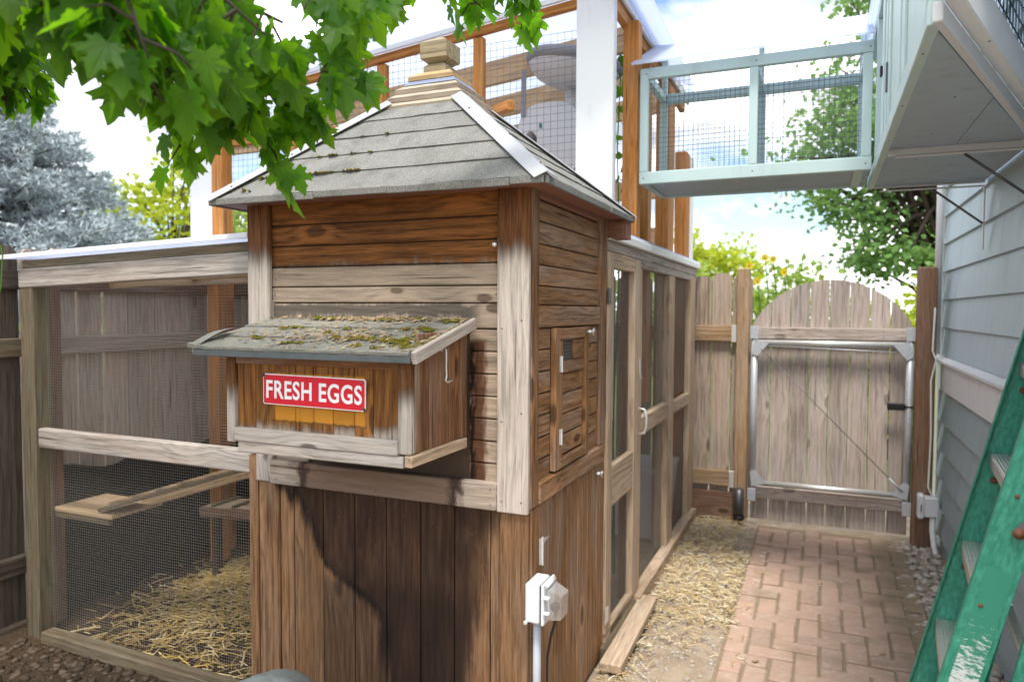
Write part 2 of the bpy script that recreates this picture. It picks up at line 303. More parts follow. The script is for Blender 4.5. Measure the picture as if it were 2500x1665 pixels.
# bricks and ground
t = NT('clay_brick'); p = t.obj(); r = t.orand(); n = t.noise(t.vadd(p, t.comb(t.mul(r, 9), t.mul(r, 5), 0)), 28, 5, 0.65); n2 = t.noise(t.pos(), 4.5, 3)
c = t.mix(r, (0.48, 0.325, 0.25), (0.37, 0.265, 0.205)); c = t.mix(t.mul(t.sm(n, 0.45, 0.75), 0.6), c, (0.52, 0.43, 0.345))
c = t.mix(t.mul(t.sm(n2, 0.52, 0.75), 0.5), c, (0.22, 0.18, 0.11)); ps = t.sep(t.pos())
c = t.mix(t.mul(t.sm(t.add(ps[0], t.mul(t.sub(n2, 0.5), 0.5)), 0.22, 0.42), 0.6), c, (0.15, 0.125, 0.07))
M['brick'] = t.done(t.bsdf(c, 0.9, 0.15, nrm=t.bump(n, 0.5, 0.004)))
t = NT('packed_dirt'); p = t.pos(); n = t.noise(p, 7, 6, 0.65); n2 = t.noise(p, 70, 4, 0.7); ps = t.sep(p)
c = t.mix(t.sm(n, 0.35, 0.7), (0.38, 0.305, 0.225), (0.26, 0.20, 0.14)); c = t.mix(t.sm(n2, 0.5, 0.75), c, (0.45, 0.38, 0.29))
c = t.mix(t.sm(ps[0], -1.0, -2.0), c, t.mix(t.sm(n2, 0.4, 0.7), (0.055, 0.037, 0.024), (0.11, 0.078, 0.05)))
c = t.mix(t.sm(ps[1], 6.2, 8.0), c, t.mix(n, (0.10, 0.15, 0.03), (0.05, 0.08, 0.02)))
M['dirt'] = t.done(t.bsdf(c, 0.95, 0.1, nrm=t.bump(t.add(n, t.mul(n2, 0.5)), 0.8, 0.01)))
M['joint'] = plain('sandy_moss_joint', (0.27, 0.215, 0.145), 0.95, spec=0.1, nscale=40, nstr=0.6, cvar=0.5)
t = NT('straw'); r = t.island(); c = t.mix(r, (0.56, 0.42, 0.19), (0.38, 0.27, 0.12)); c = t.mix(t.m('GREATER_THAN', r, 0.72), c, (0.74, 0.66, 0.47))
M['straw'] = t.done(t.bsdf(c, 0.6, 0.3))
t = NT('golden_straw'); r = t.island(); c = t.mix(r, (0.62, 0.42, 0.12), (0.34, 0.22, 0.07)); c = t.mix(t.m('GREATER_THAN', r, 0.8), c, (0.78, 0.62, 0.32))
M['strawgold'] = t.done(t.bsdf(c, 0.6, 0.3))
t = NT('pebble_stone'); r = t.island(); n = t.noise(t.pos(), 60, 4); c = t.mix(r, (0.38, 0.33, 0.28), (0.60, 0.55, 0.50)); c = t.mix(t.mul(n, 0.5), c, (0.14, 0.11, 0.08))
M['stone'] = t.done(t.bsdf(c, 0.85, 0.2, nrm=t.bump(n, 0.4, 0.005)))
t = NT('dark_soil_clod'); r = t.island(); c = t.mix(r, (0.045, 0.030, 0.020), (0.15, 0.11, 0.08)); M['clod'] = t.done(t.bsdf(c, 0.95, 0.1))
t = NT('moss'); r = t.island(); c = t.mix(r, (0.17, 0.17, 0.018), (0.07, 0.095, 0.015)); c = t.mix(t.m('GREATER_THAN', r, 0.72), c, (0.26, 0.16, 0.03)); M['moss'] = t.done(t.bsdf(c, 0.9, 0.1))
t = NT('dry_litter'); r = t.island(); c = t.mix(r, (0.42, 0.33, 0.20), (0.24, 0.15, 0.075)); M['litter'] = t.done(t.bsdf(c, 0.8, 0.2))
t = NT('maple_leaf'); r = t.m('FRACT', t.add(t.island(), t.orand())); uvs = t.sep(t.new('ShaderNodeTexCoord').outputs['UV'])
lx, ly = t.m('ABSOLUTE', t.mul(t.sub(uvs[0], 0.5), 2.0)), t.mul(t.sub(uvs[1], 0.25), 2.0); vein = None
for an in (0, 33, 66):
    d = t.m('ABSOLUTE', t.sub(t.mul(lx, math.cos(R(an))), t.mul(t.sub(ly, 0.02), math.sin(R(an))))); v_ = t.sm(d, 0.020, 0.004); vein = v_ if vein is None else t.m('MAXIMUM', vein, v_)
sv = t.m('ABSOLUTE', t.m('SINE', t.add(t.mul(ly, 38.0), t.mul(lx, -26.0)))); vein = t.m('MAXIMUM', vein, t.mul(t.sm(sv, 0.16, 0.02), 0.45))
n = t.noise(t.comb(uvs[0], uvs[1], t.mul(r, 9.0)), 7, 4, 0.6); fleck = t.mul(t.sm(n, 0.70, 0.76), t.m('GREATER_THAN', r, 0.55))
c = t.mix(t.m('ADD', t.mul(r, 0.75), t.mul(n, 0.3), clamp=True), (0.02, 0.08, 0.010), (0.065, 0.17, 0.016)); c = t.mix(t.mul(vein, 0.5), c, (0.16, 0.28, 0.05)); c = t.mix(t.mul(fleck, 0.85), c, (0.22, 0.09, 0.025))
tc_ = t.mix(r, (0.34, 0.66, 0.012), (0.16, 0.42, 0.010)); tc_ = t.mix(t.mul(vein, 0.45), tc_, (0.07, 0.16, 0.01)); tc_ = t.mix(t.mul(fleck, 0.8), tc_, (0.25, 0.10, 0.01))
tl_ = t.new('ShaderNodeBsdfTranslucent'); t.put(tl_.inputs['Color'], tc_)
M['maple'] = t.done(t.shmix(0.62, t.bsdf(c, t.add(0.36, t.mul(n, 0.2)), 0.35, nrm=t.bump(t.add(t.mul(vein, -0.7), t.mul(n, 0.6)), 0.5, 0.01)), tl_.outputs[0]))
M['leafgreen'] = leafmat('tree_leaf', (0.09, 0.22, 0.055), (0.25, 0.42, 0.13), (0.36, 0.55, 0.16), 0.45)
M['leafyellow'] = leafmat('yellow_green_leaf', (0.27, 0.38, 0.02), (0.48, 0.50, 0.03), (0.60, 0.68, 0.06), 0.5)
M['leaflime'] = leafmat('lime_leaf', (0.19, 0.33, 0.05), (0.38, 0.48, 0.09), (0.42, 0.55, 0.10), 0.5)
M['leafvine'] = leafmat('vine_leaf', (0.07, 0.22, 0.02), (0.14, 0.33, 0.03), (0.30, 0.55, 0.05), 0.45)
M['needle'] = leafmat('blue_spruce_needle', (0.27, 0.33, 0.35), (0.66, 0.73, 0.755), (0.22, 0.28, 0.3), 0.15, 0.6)
M['flower'] = leafmat('yellow_petal', (0.80, 0.58, 0.01), (0.85, 0.68, 0.02), (0.85, 0.65, 0.02), 0.4)
M['bark'] = plain('tree_bark', (0.085, 0.06, 0.045), 0.9, nscale=40, nstr=0.8, cvar=0.5)
M['twig'] = plain('maple_twig', (0.045, 0.032, 0.022), 0.7, nscale=70)
M['glass'] = plain('dark_window_glass', (0.02, 0.025, 0.03), 0.1, spec=0.6)

# ------------------------------------------------------------------ geometry helpers
WM = {}
def link(o, parent, mw):
    COL.objects.link(o); WM[o] = mw
    if parent is not None:
        o.parent = parent; o.matrix_basis = WM[parent].inverted() @ mw
    else: o.matrix_basis = mw
    return o
def tag(o, label=None, cat=None, group=None, kind=None):
    if label: o['label'] = label
    if cat: o['category'] = cat
    if group: o['group'] = group
    if kind: o['kind'] = kind
    return o
def thing(name, loc, label, cat, group=None, rz=0.0):
    o = bpy.data.objects.new(name, None); o.empty_display_size = 0.1
    link(o, None, Matrix.Translation(V(loc)) @ Matrix.Rotation(rz, 4, 'Z')); return tag(o, label, cat, group)

def _chamfer_template():
    idx, faces = {}, []
    k = 0
    for sx in (-1, 1):
        for sy in (-1, 1):
            for sz in (-1, 1):
                for a in range(3): idx[(sx, sy, sz, a)] = k; k += 1
    keys = sorted(idx, key=lambda q: idx[q])
    def co(q, h=(3, 2, 1), b=0.2): return V([q[i]*(h[i] - (0 if i == q[3] else b)) for i in range(3)])
    def addf(f):
        n = (co(f[1]) - co(f[0])).cross(co(f[2]) - co(f[0])); c = sum((co(q) for q in f), V())/len(f)
        if n.dot(c) < 0: f = f[::-1]
        faces.append([idx[q] for q in f])
    S = (-1, 1)
    for a in range(3):
        b, c = (a+1) % 3, (a+2) % 3
        for s in S:
            f = []
            for (p, q) in ((-1, -1), (1, -1), (1, 1), (-1, 1)):
                v = [0, 0, 0]; v[a] = s; v[b] = p; v[c] = q; f.append((*v, a))
            addf(f)
        for p in S:                      # edges parallel to a
            for q in S:
                f = []
                for (s, ax) in ((-1, b), (1, b), (1, c), (-1, c)):
                    v = [0, 0, 0]; v[a] = s; v[b] = p; v[c] = q; f.append((*v, ax))
                addf(f)
    for sx in S:
        for sy in S:
            for sz in S: addf([(sx, sy, sz, a) for a in range(3)])
    return keys, faces
CK, CF = _chamfer_template()
BOXC = {}
def box_mesh(lx, ly, lz, b, mat):
    key = (round(lx, 4), round(ly, 4), round(lz, 4), round(b, 4), mat)
    if key in BOXC: return BOXC[key]
    h = (lx/2, ly/2, lz/2); b = min(b, min(h)*0.6)
    vs_ = [[q[i]*(h[i] - (0 if i == q[3] else b)) for i in range(3)] for q in CK]
    me = bpy.data.meshes.new('board'); me.from_pydata(vs_, [], CF); me.materials.append(M[mat]); me.update()
    BOXC[key] = me; return me
def frame(x, n):
    x = x.normalized(); y = n.cross(x).normalized(); z = x.cross(y)
    return Matrix((x, y, z)).transposed()
def board(name, parent, a, b, w, t, n, mat, bev=0.003, jit=0.0, tw=0.0):
    """board from a to b (centre line), width w, thickness t, flat face normal n"""
    a, b, n = V(a), V(b), V(n).normalized(); L = (b - a).length
    o = bpy.data.objects.new(name, box_mesh(L, w, t, bev, mat))
    m = frame(b - a, n).to_4x4(); m.translation = (a + b)/2
    if jit: m.translation += V((rnd.uniform(-jit, jit), rnd.uniform(-jit, jit), rnd.uniform(-jit, jit)))
    if tw: m = m @ Matrix.Rotation(rnd.uniform(-tw, tw), 4, 'Z') @ Matrix.Rotation(rnd.uniform(-tw, tw)*2, 4, 'X')
    return link(o, parent, m)
def slab(name, parent, x0, x1, y0, y1, z0, z1, mat, bev=0.003, axis=None, jit=0, tw=0):
    """axis aligned board; its grain follows the longest side"""
    d = [x1-x0, y1-y0, z1-z0]; c = V(((x0+x1)/2, (y0+y1)/2, (z0+z1)/2))
    if axis is None: axis = max(range(3), key=lambda i: d[i])
    thin = min((i for i in range(3) if i != axis), key=lambda i: d[i]); wid = 3 - axis - thin
    e = V([d[axis]/2 if i == axis else 0 for i in range(3)]); n = V([1 if i == thin else 0 for i in range(3)])
    return board(name, parent, c - e, c + e, d[wid], d[thin], n, mat, bev, jit, tw)

class MB:
    def __init__(s): s.v = []; s.f = []
    def poly(s, pts):
        k = len(s.v); s.v += [tuple(p) for p in pts]; s.f.append(list(range(k, k + len(pts))))
    def wire(s, a, b, r, sides=3, caps=False, r2=None):
        a, b = V(a), V(b); d = (b - a).normalized(); u = d.orthogonal().normalized(); w = d.cross(u); r2 = r if r2 is None else r2; k = len(s.v)
        for p, q in ((a, r), (b, r2)):
            for i in range(sides):
                an = 2*math.pi*i/sides; s.v.append(tuple(p + u*(math.cos(an)*q) + w*(math.sin(an)*q)))
        for i in range(sides): j = (i+1) % sides; s.f.append([k+i, k+j, k+sides+j, k+sides+i])
        if caps: s.f.append([k+i for i in reversed(range(sides))]); s.f.append([k+sides+i for i in range(sides)])
    def tube(s, pts, r, sides=8, r1=None):
        pts = [V(p) for p in pts]; n = len(pts); r1 = r if r1 is None else r1; k0 = len(s.v); u = None
        for i, p in enumerate(pts):
            d = (pts[min(i+1, n-1)] - pts[max(i-1, 0)]).normalized()
            u = d.orthogonal().normalized() if u is None else (u - d*u.dot(d)).normalized()
            w = d.cross(u); q = r + (r1 - r)*i/max(1, n-1)
            for j in range(sides): an = 2*math.pi*j/sides; s.v.append(tuple(p + u*math.cos(an)*q + w*math.sin(an)*q))
        for i in range(n-1):
            for j in range(sides):
                a = k0+i*sides+j; b = k0+i*sides+(j+1) % sides; s.f.append([a, b, b+sides, a+sides])
        s.f.append([k0+j for j in reversed(range(sides))]); s.f.append([k0+(n-1)*sides+j for j in range(sides)])
    def box(s, a, b, m=None):
        (x0, y0, z0), (x1, y1, z1) = a, b; k = len(s.v)
        c = [(x0,y0,z0),(x1,y0,z0),(x1,y1,z0),(x0,y1,z0),(x0,y0,z1),(x1,y0,z1),(x1,y1,z1),(x0,y1,z1)]
        s.v += [tuple(m @ V(q)) if m else q for q in c]
        s.f += [[k+i for i in f] for f in ([3,2,1,0],[4,5,6,7],[0,1,5,4],[1,2,6,5],[2,3,7,6],[3,0,4,7])]
    def hexa(s, low, up):
        """solid between two polygons with equal vertex counts"""
        n = len(low); k = len(s.v); s.v += [tuple(p) for p in low] + [tuple(p) for p in up]
        s.f.append([k+i for i in reversed(range(n))]); s.f.append([k+n+i for i in range(n)])
        for i in range(n): j = (i+1) % n; s.f.append([k+i, k+j, k+n+j, k+n+i])
    def lathe(s, prof, c, seg=24, m=None, sx=1, sy=1):
        c = V(c); k = len(s.v); n = len(prof)
        for (r, z) in prof:
            for j in range(seg):
                an = 2*math.pi*j/seg; p = V((r*math.cos(an)*sx, r*math.sin(an)*sy, z)); s.v.append(tuple((m @ p if m else p) + c))
        for i in range(n-1):
            for j in range(seg):
                a = k+i*seg+j; b = k+i*seg+(j+1) % seg; s.f.append([a, b, b+seg, a+seg])
        s.f.append([k+j for j in reversed(range(seg))]); s.f.append([k+(n-1)*seg+j for j in range(seg)])
    def build(s, name, mat, parent=None, smooth=False, origin=None):
        if parent is not None and origin is None: mw = WM[parent].copy()
        else: mw = Matrix.Translation(V(origin) if origin is not None else V((0, 0, 0)))
        inv = mw.inverted(); me = bpy.data.meshes.new(name); me.from_pydata([inv @ V(p) for p in s.v], [], s.f)
        me.materials.append(M[mat]); 
        if smooth: me.polygons.foreach_set('use_smooth', [True]*len(me.polygons))
        me.update(); return link(bpy.data.objects.new(name, me), parent, mw)
def shade_auto(o, ang=40):
    me = o.data; me.polygons.foreach_set('use_smooth', [True]*len(me.polygons))
    me.set_sharp_from_angle(angle=R(ang)); return o
def grid_mesh(name, parent, o, du, dv, su, sv, step, r, mat, wob=0.0, step2=None):
    """welded wire grid on a plane with origin o and unit axes du, dv"""
    o, du, dv = V(o), V(du), V(dv); mb = MB(); step2 = step2 or step
    for i in range(int(su/step)+1):
        a = o + du*(i*step); mb.wire(a, a + dv*sv, r)
    nn = du.cross(dv).normalized()*r*1.6
    for j in range(int(sv/step2)+1):
        a = o + dv*(j*step2) + nn; segs = 4 if wob else 1; pts = [a + du*(su*k/segs) + (nn.normalized()*rnd.uniform(-wob, wob)) for k in range(segs+1)]
        for k in range(segs): mb.wire(pts[k], pts[k+1], r)
    return tag(mb.build(name, mat, parent), kind='stuff')

# ------------------------------------------------------------------ the setting: ground and brick path
def axis_pts(lo, hi, fine0, fine1, step):
    pts = [lo]; x = lo
    while x < fine0 - 1e-6: x = min(fine0, x + max(step, (fine0 - x)*0.5)); pts.append(x)
    while x < fine1 - 1e-6: x += step; pts.append(x)
    while x < hi - 1e-6: x = min(hi, x + max(step, (x - fine1)*0.8 + step)); pts.append(x)
    return pts
def ground_z(x, y):
    z = -0.014 + 0.016*mnoise.noise(V((x*2.1, y*2.1, 0))) + 0.010*mnoise.noise(V((x*9, y*9, 3)))
    if -0.42 < x < 0.46 and y < 5.6: z = min(z, -0.012)
    return z
gx, gy = axis_pts(-90, 90, -3.8, 1.0, 0.045), axis_pts(-60, 160, 0.4, 6.2, 0.045)
gv = [(x, y, ground_z(x, y) if (-4 < x < 1.2 and 0.2 < y < 6.4) else -0.02) for y in gy for x in gx]
nx = len(gx); gf = [[j*nx+i, j*nx+i+1, (j+1)*nx+i+1, (j+1)*nx+i] for j in range(len(gy)-1) for i in range(nx-1)]
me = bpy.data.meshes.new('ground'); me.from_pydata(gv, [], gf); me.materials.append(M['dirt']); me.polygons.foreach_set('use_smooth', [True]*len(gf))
ground = tag(link(bpy.data.objects.new('ground', me), None, Matrix()), kind='structure')

mb = MB(); mb.box((-0.40, 1.2, -0.06), (0.44, 5.50, -0.006)); path = tag(mb.build('path', 'joint', None, origin=(0, 0, 0)), kind='structure')
U = 0.1025
for j in range(12, 54):
    for i in range(-4, 5):
        d = (i - j) % 4; x, y = i*U + 0.02, j*U
        def brick(x0, x1, y0, y1):
            x1 = min(x1, 0.02 + 5*U); 
            g = rnd.uniform(.004, .0065); o = slab('brick', path, x0+g, x1-g, y0+g, y1-g, -0.05, 0.004, 'brick', 0.006, axis=0 if x1-x0 > y1-y0 else 1)
            o.matrix_basis = o.matrix_basis @ Matrix.Translation(V((rnd.uniform(-.002, .002), rnd.uniform(-.002, .002), 0))) @ Matrix.Rotation(rnd.uniform(-.03, .03), 4, 'Z') @ Matrix.Rotation(rnd.uniform(-.018, .018), 4, 'Y') @ Matrix.Rotation(rnd.uniform(-.03, .03), 4, 'X')
            o.matrix_basis.translation += V((0, 0, rnd.uniform(-.005, .004)))
        if y > 5.42: continue
        if d == 0: brick(x, x+2*U, y, y+U)
        elif d == 1 and i == -4: brick(x, x+U, y, y+U)
        elif d == 3: brick(x, x+U, y, min(5.49, y+2*U))

# ------------------------------------------------------------------ chicken coop
coop = thing('chicken_coop', (-1.455, 2.64, 0), 'weathered brown wooden chicken coop with hipped shingle roof and cupola', 'chicken coop')
XL, XR, YF, YB = -2.045, -0.87, 2.19, 3.09
FN, SN = (0, -1, 0), (1, 0, 0)
mb = MB(); mb.box((XL+.02, YF+.035, 0.0), (XR-.035, YB-.01, 1.95)); core = mb.build('carcass', 'inside', coop)
# upper front siding
wall = slab('wall_panel', coop, XL+.015, XR-.03, YF+.0235, YF+.0345, 0.90, 1.945, 'inside')
zs = [1.952, 1.866, 1.787, 1.709, 1.634, 1.574, 1.488]
for a, b in zip(zs[1:], zs[:-1]):
    slab('siding_board', wall, -1.945, -0.978, YF+.010, YF+.0232, a+.002, b-.0025, 'siding', 0.0035, tw=.0015)
slab('siding_board', wall, -1.967, -1.937, YF+.004, YF+.0225, 1.488, 1.585, 'greywood', 0.004)
z = 1.487
while z > 0.98:
    slab('siding_board', wall, -1.10, -0.978, YF+.012, YF+.0235, z-.074, z-.002, 'siding', 0.004, tw=.002)
    slab('siding_board', wall, XL+.02, -1.78, YF+.012, YF+.0235, z-.074, z-.002, 'siding', 0.004)
    z -= .0755
slab('ledge', coop, -1.93, -0.981, YF-.030, YF+.009, 0.886, 0.976, 'ledge', 0.004)
slab('ledge', coop, -2.014, -1.933, YF-.012, YF+.009, 0.886, 0.990, 'greywood', 0.004)
# corner posts
slab('corner_post', coop, -0.984, -0.872, YF-.018, YF+.005, 0.880, 1.950, 'post', 0.004)
slab('corner_post', coop, -0.888, -0.868, YF+.0055, 2.262, 0.893, 1.950, 'post_side', 0.004)
slab('corner_post', coop, XL, -1.938, YF-.012, YF+.008, 0.995, 1.950, 'post', 0.004)
# lower front boards
low = slab('wall_panel', coop, XL+.02, XR-.03, YF+.0245, YF+.0345, 0.01, 0.885, 'inside')
slab('wall_board', low, XL-.012, -2.014, YF-.004, YF+.024, 0.0, 0.984, 'low', 0.004)
edges = [-2.012, -1.911, -1.845, -1.709, -1.567, -1.43, -1.288, -1.153, -1.016, -0.980]
for i, (a, b) in enumerate(zip(edges, edges[1:])):
    dy = 0.0 if i != 0 else -.006
    slab('wall_board', low, a+.002, b-.002, YF+.006+dy, YF+.0242, 0.0, 0.884, 'low', 0.003, tw=.001)
slab('corner_post', coop, -0.978, -0.876, YF-.004, YF+.022, 0.0, 0.878, 'low', 0.004)
slab('corner_post', coop, -0.893, -0.873, YF+.0225, 2.292, 0.0, 0.888, 'siding_side', 0.004)
# side wall
sw = slab('wall_panel', coop, XR-.0335, XR-.0225, YF+.04, YB-.02, 0.01, 1.945, 'inside')
slab('trim', coop, -0.889, -0.866, 2.265, 2.988, 1.925, 1.960, 'soffit', 0.003)
zz = [1.922, 1.852, 1.776, 1.705, 1.634, 1.568]
for a, b in zip(zz[1:], zz[:-1]): slab('siding_board', sw, -0.8915, -0.881, 2.264, 2.989, a+.002, b-.002, 'siding_side', 0.004, tw=.002)
slab('trim', coop, -0.890, -0.868, 2.265, 2.988, 1.492, 1.566, 'siding_side', 0.004)
z = 1.490
while z > 1.0:
    slab('siding_board', sw, -0.8925, -0.882, 2.264, 2.409, z-.073, z-.002, 'siding_side', 0.004, tw=.003)
    slab('siding_board', sw, -0.8925, -0.882, 2.816, 2.989, z-.073, z-.002, 'siding_side', 0.004, tw=.003)
    z -= .0755
slab('trim', coop, -0.890, -0.862, 2.265, 3.05, 0.895, 0.968, 'siding_side', 0.004)
slab('corner_post', coop, -0.892, -0.869, 2.990, YB, 0.970, 1.950, 'post_side', 0.004)
# small side door with wire window
pd = slab('pop_door', coop, -0.8915, -0.886, 2.414, 2.811, 0.985, 1.485, 'inside')
for (a, b) in ((2.412, 2.462), (2.765, 2.812)): slab('door_stile', pd, -0.8855, -0.862, a, b, 0.975, 1.488, 'siding_side', 0.004)
slab('door_stile', pd, -0.8855, -0.866, 2.464, 2.500, 0.995, 1.440, 'siding_side', 0.003)
slab('door_rail', pd, -0.8855, -0.863, 2.464, 2.763, 1.444, 1.486, 'siding_side', 0.004)
slab('door_rail', pd, -0.8855, -0.867, 2.502, 2.763, 1.320, 1.362, 'siding_side', 0.004)
slab('door_rail', pd, -0.8855, -0.861, 2.464, 2.763, 0.975, 1.012, 'siding_side', 0.004)
slab('door_stile', pd, -0.8855, -0.872, 2.650, 2.763, 1.364, 1.442, 'siding_side', 0.003)
z = 1.318
while z > 1.05: slab('door_board', pd, -0.8855, -0.876, 2.502, 2.763, z-.073, z-.002, 'siding_side', 0.004); z -= .0755
grid_mesh('window_mesh', pd, (-0.880, 2.502, 1.364), (0, 1, 0), (0, 0, 1), .148, .08, .0127, .0006, 'wire')
for z in (1.358, 1.094):
    h = slab('hinge', pd, -0.8617, -0.8585, 2.448, 2.476, z-.028, z+.028, 'zinc', 0.001)
    mb = MB(); mb.wire((-0.857, 2.463, z-.029), (-0.857, 2.463, z+.029), .004, 8, True); mb.build('hinge_pin', 'zinc', h)
def eyebolt(parent, x, y, z):
    mb = MB(); mb.tube([(x-.003, y, z), (x+.03, y, z)], .004, 8); mb.lathe([(.012, 0), (.014, .004), (.009, .011)], (x+.012, y, z-.004), 10)
    mb.tube([(x+.03, y+.012*math.cos(a), z+.012*math.sin(a)) for a in [i*.7 for i in range(8)]], .003, 6); return mb.build('latch', 'zinc', parent, True)
eyebolt(pd, -0.863, 2.774, 1.466)
# lower side boards: storage door
ld = slab('storage_door', coop, -0.9035, -0.8935, 2.292, 3.10, 0.03, 0.885, 'inside')
for a, b in ((2.294, 2.434), (2.436, 2.590), (2.592, 2.72), (2.722, 2.85), (2.852, 2.977), (2.979, 3.098)):
    slab('door_board', ld, -0.893, -0.876, a+.0015, b-.0015, 0.012, 0.888, 'siding_side', 0.003, tw=.001)
eyebolt(ld, -0.877, 2.965, 0.856)
h = slab('hinge', ld, -0.8732, -0.8695, 2.284, 2.303, 0.680, 0.770, 'zinc', 0.001)
mb = MB(); mb.hexa([(-0.8755, 2.304, .738), (-0.8755, 2.39, .752), (-0.8755, 2.304, .766)], [(-0.8735, 2.304, .738), (-0.8735, 2.39, .752), (-0.8735, 2.304, .766)]); mb.build('hinge_strap', 'zinc', h)
mb = MB(); mb.wire((-0.867, 2.302, .676), (-0.867, 2.302, .774), .0045, 8, True); mb.build('hinge_pin', 'zinc', h)
for (x, y, z) in ((-0.992, YF-.006, 1.765), ):
    mb = MB(); mb.lathe([(.003, 0), (.008, .003), (.008, .012), (.003, .015)], (x, y-.006, z), 10, Matrix.Rotation(R(90), 3, 'X')); mb.build('screw_eye', 'zinc', coop, True)
mb = MB(); mb.wire((-1.0785-.03, YF-.14, 1.14), (-1.0785-.03, YF-.14, 1.141), .0001)

# roof
EX0, EX1, EY0, EY1, EZ = -2.135, -0.785, 2.088, 3.195, 1.958
TX, TY, HX, HY, TZ = -1.455, 2.645, 0.165, 0.135, 2.365
E4 = [V((EX0, EY0, EZ)), V((EX1, EY0, EZ)), V((EX1, EY1, EZ)), V((EX0, EY1, EZ))]
T4 = [V((TX-HX, TY-HY, TZ)), V((TX+HX, TY-HY, TZ)), V((TX+HX, TY+HY, TZ)), V((TX-HX, TY+HY, TZ))]
mb = MB(); mb.hexa([p + V((0, 0, -.012)) for p in E4], [p + V((0, 0, -.004)) for p in T4]); roof = mb.build('roof', 'soffit', coop)
for s in range(4):
    A, B, C, D = E4[s], E4[(s+1) % 4], T4[(s+1) % 4], T4[s]
    nrm = (B-A).cross(D-A).normalized()
    NC = 5
    for k in range(NC):
        t0, t1 = k/NC, min(1.0, (k+1.22)/NC)
        q = [A.lerp(D, t0), B.lerp(C, t0), B.lerp(C, t1), A.lerp(D, t1)]
        lift0, lift1 = .0085, .002
        seg = 14; lo, up = [], []
        mbs = MB()
        prev = None
        for i in range(seg+1):
            u = i/seg; jz = rnd.uniform(-.0022, .0022) if k else rnd.uniform(-.004, .003); sag = rnd.uniform(-.003, .002)
            p0 = q[0].lerp(q[1], u) + (q[0]-q[3]).normalized()*jz; p1 = q[3].lerp(q[2], u)
            cur = (p0 + nrm*(.0025), p0 + nrm*(lift0 + sag*.6), p1 + nrm*lift1, p1 + nrm*.0005)
            if prev:
                for a, b in ((0, 1), (1, 2), (2, 3), (3, 0)): mbs.poly([prev[a], cur[a], cur[b], prev[b]])
            else: mbs.poly(cur[::-1])
            prev = cur
        mbs.poly(prev); mbs.build('shingle_strip', 'shingle', roof)
    # thick butt edge of doubled shingles at the eave
    e = (B-A).normalized(); out = V((e.y, -e.x, 0)); L = (B-A).length; x = 0.0
    while x < L - .01:
        w = min(rnd.uniform(.30, .5), L - x); dz = rnd.uniform(-.003, .003); a = A + e*x + out*(.004+rnd.uniform(0, .003)); b = A + e*(x+w-.002) + out*(.004+rnd.uniform(0, .003))
        board('eave_edge', roof, a + V((0, 0, -.006+dz)), b + V((0, 0, -.006+dz+rnd.uniform(-.002, .002))), .024, .012, out, 'shingle', .002); x += w
for i in range(4):
    A, D = E4[i], T4[i]; ax = (D-A).normalized()
    e1 = (E4[(i+1) % 4]-A).normalized(); e0 = (E4[(i-1) % 4]-A).normalized()
    n1 = e1.cross(D-A).normalized(); n0 = (D-A).cross(e0).normalized()
    d1 = (e1 - ax*e1.dot(ax)).normalized(); d0 = (e0 - ax*e0.dot(ax)).normalized(); up = (n0+n1).normalized()
    mb = MB(); wd = .036; a, d = A - ax*.004, D + ax*.01
    pr = [lambda p: p + d0*wd + n0*.018, lambda p: p + up*.021, lambda p: p + d1*wd + n1*.018]
    prl = [lambda p: p + d0*wd + n0*.0155, lambda p: p + up*.018, lambda p: p + d1*wd + n1*.0155]
    mb.poly([pr[0](a), pr[1](a), pr[1](d), pr[0](d)]); mb.poly([pr[1](a), pr[2](a), pr[2](d), pr[1](d)])
    mb.poly([prl[0](d), prl[1](d), prl[1](a), prl[0](a)]); mb.poly([prl[1](d), prl[2](d), prl[2](a), prl[1](a)])
    mb.poly([prl[0](a), pr[0](a), pr[0](d), prl[0](d)]); mb.poly([pr[2](a), prl[2](a), prl[2](d), pr[2](d)])
    mb.poly([prl[0](a), prl[1](a), pr[1](a), pr[0](a)]); mb.poly([prl[1](a), prl[2](a), pr[2](a), pr[1](a)])
    mb.build('hip_flashing', 'flash', roof)
    for f, sd_ in ((.12, d1), (.45, d1), (.8, d0)):
        mb = MB(); nn = n1 if sd_ is d1 else n0; p = A.lerp(D, f) + sd_*.018 + nn*.0185
        mb.lathe([(.004, 0), (.004, .002), (.001, .003)], p, 8, nn.to_track_quat('Z', 'Y').to_matrix()); mb.build('nail', 'rust', roof)
# cupola: three louvre skirts, metal band, cap and finial
cup = None
mb = MB(); mb.box((TX-.06, TY-.05, 2.33), (TX+.06, TY+.05, 2.50)); cup = mb.build('cupola', 'inside', coop)
for (hx, hy, z, tz) in ((.190, .158, 2.338, 0), (.166, .136, 2.376, 0), (.142, .114, 2.413, 0)):
    dx, dz, th = .062, .046, .017
    lo = [V((TX+sx*hx, TY+sy*hy, z)) for sx, sy in ((-1, -1), (1, -1), (1, 1), (-1, 1))]
    hi = [V((TX+sx*(hx-dx), TY+sy*(hy-dx), z+dz)) for sx, sy in ((-1, -1), (1, -1), (1, 1), (-1, 1))]
    for s in range(4):
        a, b, c, d = lo[s], lo[(s+1) % 4], hi[(s+1) % 4], hi[s]; u = V((0, 0, th)); g = (b-a).normalized()*.001
        mb = MB(); o_ = (b-a).normalized(); o_ = V((o_.y, -o_.x, 0))*.004
        mb.hexa([a+g, b-g, c-g, d+g], [a+g+u+o_, b-g+u+o_, c-g+u, d+g+u]); 
        o = mb.build('louver', 'louver', cup, origin=((a+b)/2)); 
        if s % 2: # turn grain along the board
            pass
mb = MB(); z = 2.468
